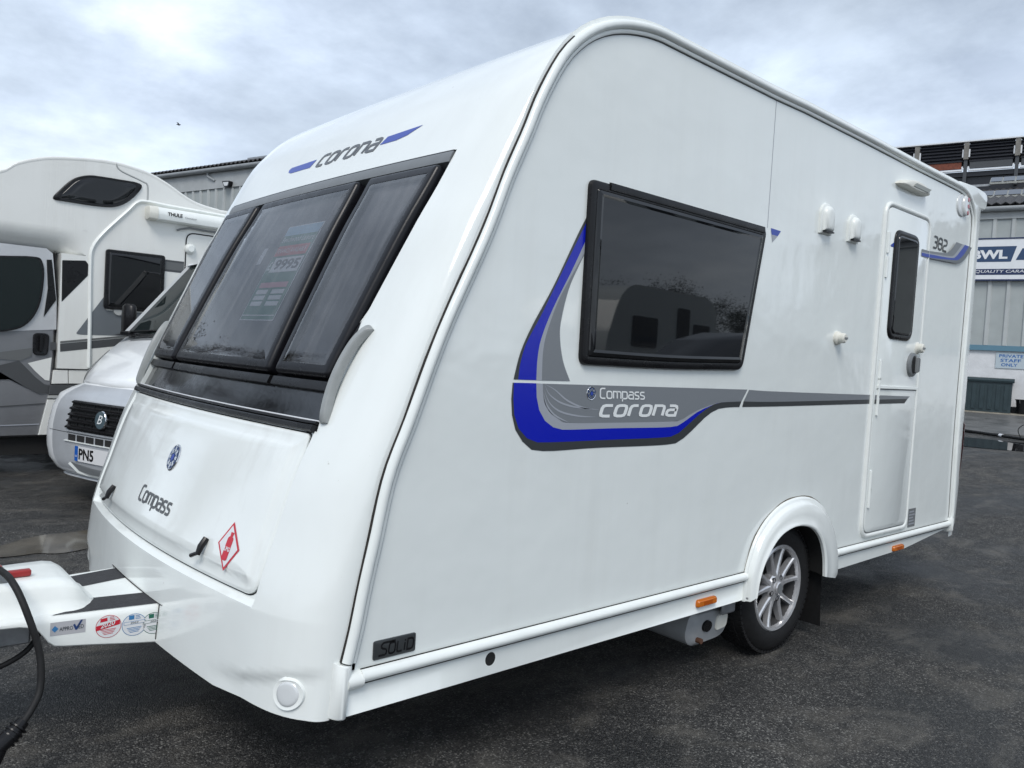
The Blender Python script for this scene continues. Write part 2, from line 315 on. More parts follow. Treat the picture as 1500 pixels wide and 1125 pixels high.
# stroke lettering: squarish rounded logotype letters drawn as thick lines
def _o(w=.85, h=1.0): return [(.25,0),(.07,.07),(0,.25),(0,h-.25),(.07,h-.07),(.25,h),(w-.25,h),(w-.07,h-.07),(w,h-.25),(w,.25),(w-.07,.07),(w-.25,0),(.25,0)]
GL = {
 'c': (.8, [[(.8,1),(.25,1),(.07,.93),(0,.75),(0,.25),(.07,.07),(.25,0),(.8,0)]]), 'o': (.85, [_o()]), 'r': (.62, [[(0,0),(0,.72),(.07,.92),(.25,1),(.62,1)]]),
 'n': (.85, [[(0,0),(0,1),(.6,1),(.78,.93),(.85,.75),(.85,0)]]), 'a': (.85, [[(.1,1),(.6,1),(.78,.93),(.85,.75),(.85,0),(.25,0),(.07,.06),(0,.2),(0,.38),(.07,.52),(.25,.58),(.85,.58)]]),
 'C': (.85, [[(.85,1.4),(.3,1.4),(.08,1.3),(0,1.1),(0,.3),(.08,.1),(.3,0),(.85,0)]]), 'm': (1.3, [[(0,0),(0,1),(.45,1),(.6,.93),(.65,.8),(.65,0)],[(.6,1),(1.08,1),(1.24,.93),(1.3,.8),(1.3,0)]]),
 'p': (.85, [[(0,-.42),(0,1),(.6,1),(.78,.93),(.85,.75),(.85,.25),(.78,.07),(.6,0),(0,0)]]), 's': (.75, [[(.75,1),(.2,1),(.05,.93),(0,.78),(.05,.6),(.2,.53),(.55,.47),(.7,.4),(.75,.25),(.7,.07),(.55,0),(0,0)]]),
 '3': (.72, [[(0,1),(.5,1),(.68,.93),(.72,.8),(.72,.65),(.6,.53),(.2,.53)],[(.58,.53),(.72,.4),(.72,.2),(.66,.06),(.5,0),(0,0)]]), '8': (.75, [_o(.75),[(.05,.52),(.7,.52)]]),
 '2': (.72, [[(0,1),(.5,1),(.68,.93),(.72,.8),(.72,.64),(.62,.54),(.12,.46),(0,.34),(0,0),(.74,0)]]),
 'S': (.8, [[(1.9,1.12),(.25,1.12),(.06,1.02),(0,.88),(.06,.7),(.25,.6),(.6,.52),(.75,.42),(.8,.28),(.74,.08),(.6,0),(-.25,0)]]),
 'L': (.7, [[(0,1),(0,.2),(.06,.05),(.2,0),(.7,0)]]), 'i': (.12, [[(.05,0),(.05,.72)],[(.05,.86),(.05,1.02)]]), 'D': (.85, [[(0,0),(0,1),(.55,1),(.78,.9),(.85,.7),(.85,.3),(.78,.1),(.55,0),(0,0)]])}
def letters(text, BL, BR, TL, mp, h, sw=.2, gap=.3, slant=0.0, hmax=1.0):
    """text along BL->BR with height towards TL (anchors in the surface's 2D coordinates)"""
    x = 0; S = []
    for ch in text:
        w, st = GL[ch]; S += [[(x+a+slant*b, b) for a, b in q] for q in st]; x += w+gap
    W_ = x-gap; b = MB(); u = Vector(BR)-Vector(BL); v = (Vector(TL)-Vector(BL))
    for q in S:
        q = [Vector(p) for p in q]; Lp, Rp = [], []; cl = (q[0]-q[-1]).length < 1e-6
        for i, p in enumerate(q):
            a = q[i-1] if i else (q[-2] if cl else None); c = q[i+1] if i < len(q)-1 else (q[1] if cl else None)
            d1 = (p-a).normalized() if a is not None else None; d2 = (c-p).normalized() if c is not None else None
            if d1 is None: d1 = d2
            if d2 is None: d2 = d1
            t = (d1+d2); t = t.normalized() if t.length > 1e-6 else d1; n_ = Vector((-t.y, t.x)); k = max(n_.dot(Vector((-d1.y, d1.x))), .55)
            Lp.append(p+n_*sw/2/k); Rp.append(p-n_*sw/2/k)
        M_ = lambda p: mp(*(Vector(BL)+u*(p.x/W_)+v*(p.y/hmax)), h)
        b.loft([[M_(p) for p in Lp], [M_(p) for p in Rp]])
    return b
def text_mesh(s, BL, BR, TL, mp, h, bold=0.0, shear=0.0):
    """built-in font lettering fitted into the box BL, BR, TL"""
    cu = bpy.data.curves.new('lettering', 'FONT'); cu.body = s; cu.size = 1; cu.offset = bold; cu.shear = shear; cu.resolution_u = 3; cu.fill_mode = 'FRONT'
    o = bpy.data.objects.new('lettering', cu); C.objects.link(o); dg = bpy.context.evaluated_depsgraph_get(); me = bpy.data.meshes.new_from_object(o.evaluated_get(dg))
    V = [v.co.copy() for v in me.vertices]; F = [tuple(p.vertices) for p in me.polygons]; bpy.data.objects.remove(o); bpy.data.curves.remove(cu); bpy.data.meshes.remove(me)
    x0, x1 = min(v.x for v in V), max(v.x for v in V); y0, y1 = min(v.y for v in V), max(v.y for v in V)
    u = Vector(BR)-Vector(BL); w = Vector(TL)-Vector(BL)
    return MB().add([mp(*(Vector(BL)+u*((v.x-x0)/(x1-x0))+w*((v.y-y0)/(y1-y0))), h) for v in V], F)
def disc(c, rx, ry, n=28): return [(c[0]+rx*math.cos(2*math.pi*k/n), c[1]+ry*math.sin(2*math.pi*k/n)) for k in range(n)]

def dome(P, rings, mp, inner=3):
    """outline raised through rings of (scale about the centre, height)"""
    cx, cy = sum(q[0] for q in P)/len(P), sum(q[1] for q in P)/len(P); b = MB()
    secs = [[mp(cx+(u-cx)*k, cy+(v-cy)*k, h) for u, v in P] for k, h in rings]; k0, h0 = rings[-1]
    for i in range(1, inner): k = k0*(1-i/inner); secs.append([mp(cx+(u-cx)*k, cy+(v-cy)*k, h0) for u, v in P])
    b.loft(secs, closed=True); n = len(P); o = len(b.v)-n; b.v.append(tuple(mp(cx, cy, h0))); c = len(b.v)-1
    b.f += [(o+j, o+(j+1) % n, c) for j in range(n)]; return b

# ------------------------------------------------------------------ ground
WN = Vector((.965824, .259197, 0)); WD = Vector((-.259197, .965824, 0))       # sheds: depth and along-the-wall directions
def sm(a, b, x): t = min(max((x-a)/(b-a), 0), 1); return t*t*(3-2*t)
def ground_z(x, y):
    u = x*WN.x+y*WN.y
    return .45*sm(5.5, 12.0, u)+.24*sm(16.5, 20.5, u)
def axis_vals(c, near, far, step):
    o = [c+i*step for i in range(int(-near/step), int(near/step)+1)]; s_ = step; a, b = o[0], o[-1]
    while b < far: s_ *= 1.5; a -= s_; b += s_; o = [a]+o+[b]
    return o
gx = axis_vals(8, 24, 1500, .6); gy = axis_vals(4, 20, 1500, .6); v = []; f = []
for y in gy:
    for x in gx: v.append((x, y, ground_z(x, y)))
for j in range(len(gy)-1):
    for i in range(len(gx)-1): a = j*len(gx)+i; f.append((a, a+1, a+1+len(gx), a+len(gx)))
tag(obj('ground', v, f, asphalt(), None, 60), kind='structure')

WATER = mat('puddle_water', (.018, .018, .019), .02, spec=.5, bump=.0004, bscale=5)
MUDW = mat('muddy_puddle', (.10, .088, .068), .08, nscale=5, namt=.5)
CONC = mat('concrete_kerb', (.30, .275, .225), .75, nscale=9, namt=.25, bump=.003, bscale=60)
APRON = mat('wet_concrete_apron', (.12, .12, .118), .40, nscale=2.2, namt=.35, rvar=.15, bump=.001, bscale=90)
def puddle(name, c, rx, ry, ang, seed, mt, z):
    rnd = random.Random(seed); ph = [rnd.uniform(0, 6.28) for _ in range(6)]; P = []
    for k in range(64):
        a = 2*math.pi*k/64; r = 1+.16*math.sin(2*a+ph[0])+.12*math.sin(3*a+ph[1])+.08*math.sin(5*a+ph[2])+.05*math.sin(9*a+ph[3])
        u, w = rx*r*math.cos(a), ry*r*math.sin(a); P.append((c[0]+u*math.cos(ang)-w*math.sin(ang), c[1]+u*math.sin(ang)+w*math.cos(ang)))
    return tag(obj(name, [(x, y, z) for x, y in P], [tuple(range(64))], mt, None, 0), kind='structure')
puddle('puddle', (13.35, 1.45), 2.1, 1.15, math.radians(105), 3, WATER, .456)
puddle('puddle', (13.2, -.9), 1.5, .6, math.radians(100), 9, WATER, .456)
puddle('puddle', (1.22, 3.62), .55, .22, math.radians(20), 5, MUDW, .005)

# ------------------------------------------------------------------ sheds behind
CLAD = mat('grey_cladding', (.36, .39, .385), .45, nscale=3, namt=.10, rvar=.08)
CLADR = mat('grey_cladding_rib', (.43, .455, .45), .45, nscale=3, namt=.10)
FASC = mat('pale_grey_fascia', (.40, .42, .42), .45, nscale=4, namt=.12)
GUT = mat('grey_gutter', (.30, .32, .33), .4, nscale=5, namt=.15)
ROOFM = mat('dark_corrugated_roof', (.045, .043, .044), .7, nscale=6, namt=.4)
RENDER = mat('white_render', (.66, .67, .68), .8, nscale=5, namt=.10, bump=.004, bscale=40)
BTRIM = mat('blue_trim', (.10, .21, .28), .5)
def wallmap(P0): return lambda s_, z, h: tuple(Vector(P0)+WD*s_-WN*h+Vector((0, 0, z)))
def wbox(mp, s0, s1, z0, z1, h0, h1):
    b = MB(); return b.add([mp(s0,z0,h0),mp(s1,z0,h0),mp(s1,z1,h0),mp(s0,z1,h0),mp(s0,z0,h1),mp(s1,z0,h1),mp(s1,z1,h1),mp(s0,z1,h1)], [(0,3,2,1),(4,5,6,7),(0,1,5,4),(1,2,6,5),(2,3,7,6),(3,0,4,7)])
def shed(name, label, P0, s0, s1, zb, zc, zct, ze, rib0, pitch, vis, wall_mat, rise=.25, depth=9.0):
    """clad shed: white dado, ribbed cladding from zc to zct, fascia up to the eaves ze, gutter, corrugated roof sloping back"""
    t = thing(name, label, 'building', tuple(Vector(P0)), 0); mp0 = wallmap((0, 0, 0)); W_ = lambda *a: wbox(mp0, *a)
    if zc > zb: W_(s0, s1, zb, zc, -.25, 0).obj('dado_wall', wall_mat, t); W_(s0, s1, zc-.09, zc+.03, .001, .06).obj('base_trim', BTRIM, t)
    W_(s0, s1, zc+.03, ze-.05, -.25, .03).obj('cladding', CLAD, t)
    k = math.floor((s0-rib0)/pitch)
    while rib0+k*pitch < s1:
        s_ = rib0+k*pitch; k += 1
        if s_ < s0+.1 or s_ > s1-.1 or not (vis[0] < s_ < vis[1]): continue
        b = MB(); pr = [(-.055, .031), (-.03, .065), (.03, .065), (.055, .031)]
        b.loft([[mp0(s_+a, z, h) for a, h in pr] for z in (zc+.031, zct)]); b.obj('cladding_rib', CLADR, t, 20)
    W_(s0, s1, zct, ze-.06, .032, .075).obj('fascia_board', FASC, t)
    g = MB(); pr = [(0.09, .02)]+[(.16+.075*math.cos(a), -.03+.075*math.sin(a)) for a in [math.pi+i*math.pi/8 for i in range(9)]]+[(.225, .0)]
    pr = [(h, z) for h, z in pr]; g.loft([[mp0(s_, ze-.03+z, h) for h, z in pr] for s_ in (s0, s1)], closed=True, caps=True); g.obj('gutter', GUT, t)
    # corrugated roof sheet
    pv = []; n = int((s1-s0)/.045); fr = []
    for d_ in (0, depth):
        fr.append([mp0(s0+(s1-s0)*i/n, ze+.05+d_*rise+.028*math.cos(i*math.pi/2), .17-d_) for i in range(n+1)])
        fr.append([mp0(s0+(s1-s0)*i/n, ze+.035+d_*rise+.028*math.cos(i*math.pi/2), .17-d_) for i in range(n+1)])
    MB().loft([fr[1], fr[0], fr[2], fr[3]]).obj('roof', ROOFM, t, 60)
    W_(s0, s1, ze-.06, ze+.045, -.3, .02).obj('eaves_closer', UNDER, t); W_(s0, s1, zb, ze+depth*rise, -depth-.1, -depth).obj('back_wall', CLAD, t)
    for a, c in ((s0, s0+.1), (s1-.1, s1)):
        P = [(zb, -.26), (ze+.03, -.26), (ze+.03+rise*(depth-.26), -depth), (zb, -depth)]
        MB().loft([[mp0(s_, z, h) for z, h in P] for s_ in (a, c)], closed=True, caps=True).obj('end_wall', CLAD, t, 20)
    return t
PR = (20.174, 4.272, 0); mr = wallmap((0, 0, 0))
rs = shed('clad_shed', 'grey ribbed shed with white rendered base, long sign and solar panels on its roof', PR, -16, 6.5, -.2, 2.20, 5.11, 5.40, .20, .367, (-3.5, 2.5), RENDER)
lb = shed('clad_shed', 'grey ribbed shed with floodlight under its gutter, behind the overcab motorhome', (8.07, 20.64, 0), -9, 4.2, -.2, -.2, 5.45, 6.02, .12, .347, (-2.6, 3.4), RENDER)
# flood light and pipes of the left shed
fl = MB(); fl.loft([[mr(s_, z, h) for s_, z in fillet([(-1.02,5.60),(-1.35,5.585),(-1.30,5.43),(-1.12,5.43)], .03, 3)] for h in (.09, .20)], closed=True, caps=True); o = fl.obj('floodlight', BLK, lb)
patch(fillet([(-1.07,5.565),(-1.31,5.555),(-1.27,5.46),(-1.13,5.46)], .02, 3), [(0, .203)], mr).obj('lens', CLEAR, o)
MB().tube([mr(-.28, 5.96, .12), mr(-.28, 5.80, .12), mr(-.55, 5.66, .08)], .035).obj('downpipe', GUT, lb)
for s0, s1, z in ((.13, -1.1, 6.30), (-1.1, -2.9, 6.34)): wbox(mr, s1, s0, z, z+.05, -.6, -.53).obj('roof_rail', GALV, lb)
# right shed: signs
NAVY = mat('sign_navy', (.022, .055, .13), .35); NAVY2 = mat('sign_navy_deep', (.012, .025, .085), .35); SIGNW = mat('sign_white', (.74, .76, .78), .35, nscale=6, namt=.05)
sg = thing('shop_sign', 'long white sign with navy panels on the ribbed grey shed', 'sign', PR)
wbox(mr, -3.2, 1.9, 3.73, 4.64, .08, .13).obj('board', SIGNW, sg); 
for z in (3.70, 4.64): wbox(mr, -3.2, 1.9, z, z+.03, .075, .14).obj('board_edge', NAVY2, sg)
def poly(P, h, mt, name, par): return patch(P, [(0, h)], mr).obj(name, mt, par, 0)
poly([(1.5,4.475),(-.266,4.475),(-.173,4.125),(1.5,4.125)], .133, NAVY, 'name_panel', sg); poly([(-.373,4.42),(-2.1,4.42),(-2.1,4.16),(-.262,4.16)], .133, NAVY, 'second_panel', sg)
text_mesh('BWL', (.60,4.19), (-.10,4.19), (.60,4.395), mr, .136, bold=.045).obj('name_lettering', SIGNW, sg, 0)
poly([(1.4,3.965),(-3.0,3.965),(-3.0,3.83),(1.4,3.83)], .133, NAVY2, 'strap_panel', sg)
text_mesh('QUALITY CARAVANS', (.505,3.865), (-.78,3.865), (.505,3.942), mr, .136, shear=.18).obj('strap_lettering', SIGNW, sg, 0)
ps = thing('staff_sign', 'small pale sign in blue capitals on the white wall above the storage box', 'sign', PR)
PSM = mat('sign_pale', (.44, .51, .55), .4); PSB = mat('sign_blue_letters', (.03, .13, .38), .4)
wbox(mr, -.66, -.033, 1.72, 2.08, .001, .02).obj('board', PSM, ps)
for s_, x0, x1, z in (('PRIVATE', -.095, -.56, 1.965), ('STAFF', -.125, -.52, 1.865), ('ONLY', -.145, -.46, 1.765)): text_mesh(s_, (x0, z), (x1, z), (x0, z+.072), mr, .023, bold=.02).obj('lettering', PSB, ps, 0)
# roof: solar panels, and the tall louvred collector rack
SOL = mat('solar_cells', (.010, .012, .022), .12, coat=.4, nscale=8, namt=.3); SOLF = mat('solar_frame', (.34, .34, .31), .4, metal=.5, nscale=20, namt=.3)
for s0, s1, z0, dpt in ((.72, -3.3, 6.26, 3.0), (.58, -3.3, 6.88, 4.2)):
    sp = thing('solar_panel', 'lower row of solar panels, nearest the gutter of the shed roof' if z0 < 6.6 else 'upper row of solar panels, just under the louvred rack', 'solar panel', PR)
    q = lambda s_, k: mr(s_-.0, z0+.25*k, -dpt-.55*k)
    MB().add([q(s0,0),q(s1,0),q(s1,1),q(s0,1)], [(0,1,2,3)]).obj('backing', SOLF, sp, 0)
    n = 13; wd = (s0-s1)/n
    for i in range(n):
        a, b = s0-i*wd-.018, s0-(i+1)*wd+.018; e_ = Vector((0, 0, .02))
        MB().add([Vector(q(a,.05))+e_, Vector(q(b,.05))+e_, Vector(q(b,.94))+e_, Vector(q(a,.94))+e_], [(0,1,2,3)]).obj('cell_column', SOL, sp, 0)
    wbox(mr, s1, s0, z0-.05, z0, -dpt-.04, -dpt+.02).obj('front_rail', SOLF, sp); wbox(mr, s0, s0+.55, z0-.03, z0+.03, -dpt-.35, -dpt-.28).obj('mounting_rail', GALV, sp)
SLAT = mat('dark_louvre', (.010, .011, .016), .35); RUST = mat('rusty_steel', (.17, .045, .022), .7, nscale=10, namt=.4); POSTM = mat('weathered_post', (.20, .19, .17), .7, nscale=8, namt=.3); DGREY = mat('dark_grey_sheet', (.055, .06, .066), .5)
rk = thing('louvred_rack', 'tall dark louvred rack with weathered posts above the solar panels', 'rack', PR); H8 = -8.0
posts = (2.89, 1.475, .08, -1.3, -2.7)
for i, s_ in enumerate(posts):
    wbox(mr, s_-.07, s_+.07, 8.48, 9.03, H8-.02, H8+.14).obj('post', POSTM, rk); wbox(mr, s_-.05, s_+.05, 7.6, 8.479, H8-.02, H8+.10).obj('post_foot', DGREY, rk)
for a, b in list(zip(posts, posts[1:]))+[(4.3, 2.89)]:
    s0, s1 = a-.085, b+.085
    for j in range(6): 
        z = 8.43+j*.105; MB().add([mr(s0,z,H8+.07),mr(s1,z,H8+.07),mr(s1,z+.10,H8),mr(s0,z+.10,H8),mr(s0,z-.012,H8+.07),mr(s1,z-.012,H8+.07),mr(s1,z+.088,H8),mr(s0,z+.088,H8)], [(0,1,2,3),(4,7,6,5),(0,4,5,1)]).obj('louvre_slat', SLAT, rk, 0)
    wbox(mr, s1+.03, s0-.03, 8.20, 8.415, H8-.03, H8+.05).obj('lower_sheet', RUST if abs(a-2.89) < .01 else DGREY, rk)
    wbox(mr, s1, s0, 8.115, 8.16, H8+.02, H8+.10).obj('white_rail', SIGNW, rk)
    for s_ in (s0, s1): wbox(mr, s_-.02, s_+.02, 8.161, 8.26, H8+.055, H8+.10).obj('white_bracket', SIGNW, rk); wbox(mr, s_-.025, s_+.025, 8.55, 8.80, H8+.08, H8+.11).obj('white_clip', SIGNW, rk)
wbox(mr, -2.8, 4.3, 9.031, 9.07, H8-.1, H8+.16).obj('top_rail', SIGNW, rk); wbox(mr, -2.8, 4.3, 7.95, 8.10, H8-.1, H8+.02).obj('base_beam', SLAT, rk); wbox(mr, -2.8, 4.3, 8.3, 9.03, H8-.25, H8-.2).obj('back_sheet', SLAT, rk); wbox(mr, -2.8, 4.3, 7.2, 7.949, H8-.1, H8-.06).obj('base_sheet', SLAT, rk)
# kerb and apron at the wall, storage box, bucket, pole
tag(wbox(mr, -16, 6.5, .2, .715, .001, .55).obj('kerb', CONC, None), kind='structure').location = PR
ap = []
for h in (.551, 1.3, 2.3, 3.3, 4.3):
    row = []
    for s_ in range(-16, 7):
        p = Vector(PR)+WD*s_-WN*h; p.z = ground_z(p.x, p.y)+.006; row.append(p)
    ap.append(row)
tag(MB().loft(ap).obj('apron_paving', APRON, None, 60), kind='structure')
BOXG = mat('dark_green_box', (.022, .040, .046), .45, nscale=6, namt=.2, rvar=.1); LIDG = mat('grey_lid_edge', (.17, .19, .19), .5)
tb = thing('storage_box', 'dark green ribbed plastic storage box against the white wall', 'storage box', PR)
wbox(mr, -.40, 1.05, .72, 1.40, .06, .48).obj('body', BOXG, tb)
for i in range(9): wbox(mr, -.34+i*.155, -.26+i*.155, .78, 1.34, .481, .50).obj('rib', BOXG, tb)
b = MB(); b.loft([[mr(s_, z, h) for h, z in ((.03,1.39),(.51,1.39),(.52,1.43),(.47,1.475),(.05,1.49))] for s_ in (-.435, 1.08)], closed=True, caps=True); o = b.obj('lid', BOXG, tb); wbox(mr, -.43, 1.07, 1.476, 1.486, .10, .46).obj('lid_top', LIDG, o)
bk = thing('bucket', 'small black bucket beside the storage box', 'bucket', tuple(Vector(PR)+WD*-.62-WN*.30+Vector((0, 0, .715))))
MB().lathe([(.0,.0),(.10,0),(.135,.30),(.15,.31),(.15,.325),(.127,.325),(.095,.02),(0,.02)], (0,0,0), 'z', 24).obj('pail', BLK, bk)
MB().tube([(.15*math.cos(a), .02, .31-.12*math.sin(a)) for a in [i*math.pi/10 for i in range(11)]], .006, 6).obj('carry_handle', GALV, bk)
dp = thing('dark_plinth', 'low dark plinth strip along the foot of the white wall', 'plinth', PR); wbox(mr, -3, 1.9, .715, .86, .002, .03).obj('strip', BLK, dp)

# ------------------------------------------------------------------ the caravan
PROF=[(1.045,.25),(1.055,.31),(1.076,.43),(1.097,.562),(1.117,.678),(1.139,.774),(1.184,.979),(1.263,1.189),(1.349,1.408),(1.474,1.713),(1.55,1.876),(1.688,2.185),(1.755,2.289),(1.826,2.376),(1.918,2.454),(2.033,2.511),(2.177,2.545),(2.34,2.553)]
CZ=[(.25,.106),(.44,.116),(.585,.121),(.75,.112),(1.06,.092),(1.98,.062),(2.2,.045),(2.4,.02),(2.553,0)]
BZ=[(.25,.085),(.44,.098),(.585,.110),(1.09,.07),(1.98,.04),(2.3,.03),(2.5,.012),(2.553,0)]
def lerp_tab(T,z):
    if z<=T[0][0]: return T[0][1]
    for (a,p),(b,q) in zip(T,T[1:]):
        if z<=b: return p+(q-p)*(z-a)/(b-a)
    return T[-1][1]
def _pcr(P,n):
    out=[]
    for i in range(len(P)-1):
        p0=P[max(i-1,0)];p1=P[i];p2=P[i+1];p3=P[min(i+2,len(P)-1)]
        for k in range(n):
            t=k/n
            out.append(tuple(.5*(2*b+(c-a)*t+(2*a-5*b+4*c-d)*t*t+(3*b-a-3*c+d)*t**3) for a,b,c,d in zip(p0,p1,p2,p3)))
    out.append(tuple(P[-1])); return out
PD=_pcr(PROF,8)
XZ=[(z,x) for x,z in PD]
WID=2.2
def front_pt(y,z):
    x=lerp_tab(XZ,z)
    q=min(y,WID-y); R=.30
    c=(1-(1-min(max(q,0)/R,1))**3)**.5
    b=1-((y-WID/2)/(WID/2))**2
    D=lerp_tab(CZ,z)*c+lerp_tab(BZ,z)*b
    if .58<z<1.12 and q>.24:      # shallow bay the locker lid sits in
        a=min(max((z-.586)/.012,0),1); e=min(max((q-.246)/.012,0),1); k=min(max((1.12-z)/.10,0),1); D-=.021*a*e*k
    if z<.50 and q<.40:      # lamp pod: the face steps back under a slanting brow
        zl=.468-.27*q; t=min(max((zl-z)/.022,0),1); e=min(max((.37-q)/.05,0),1); D-=.013*t*t*(3-2*t)*e*min(1,q/.03)
    return (x-D,y,z)

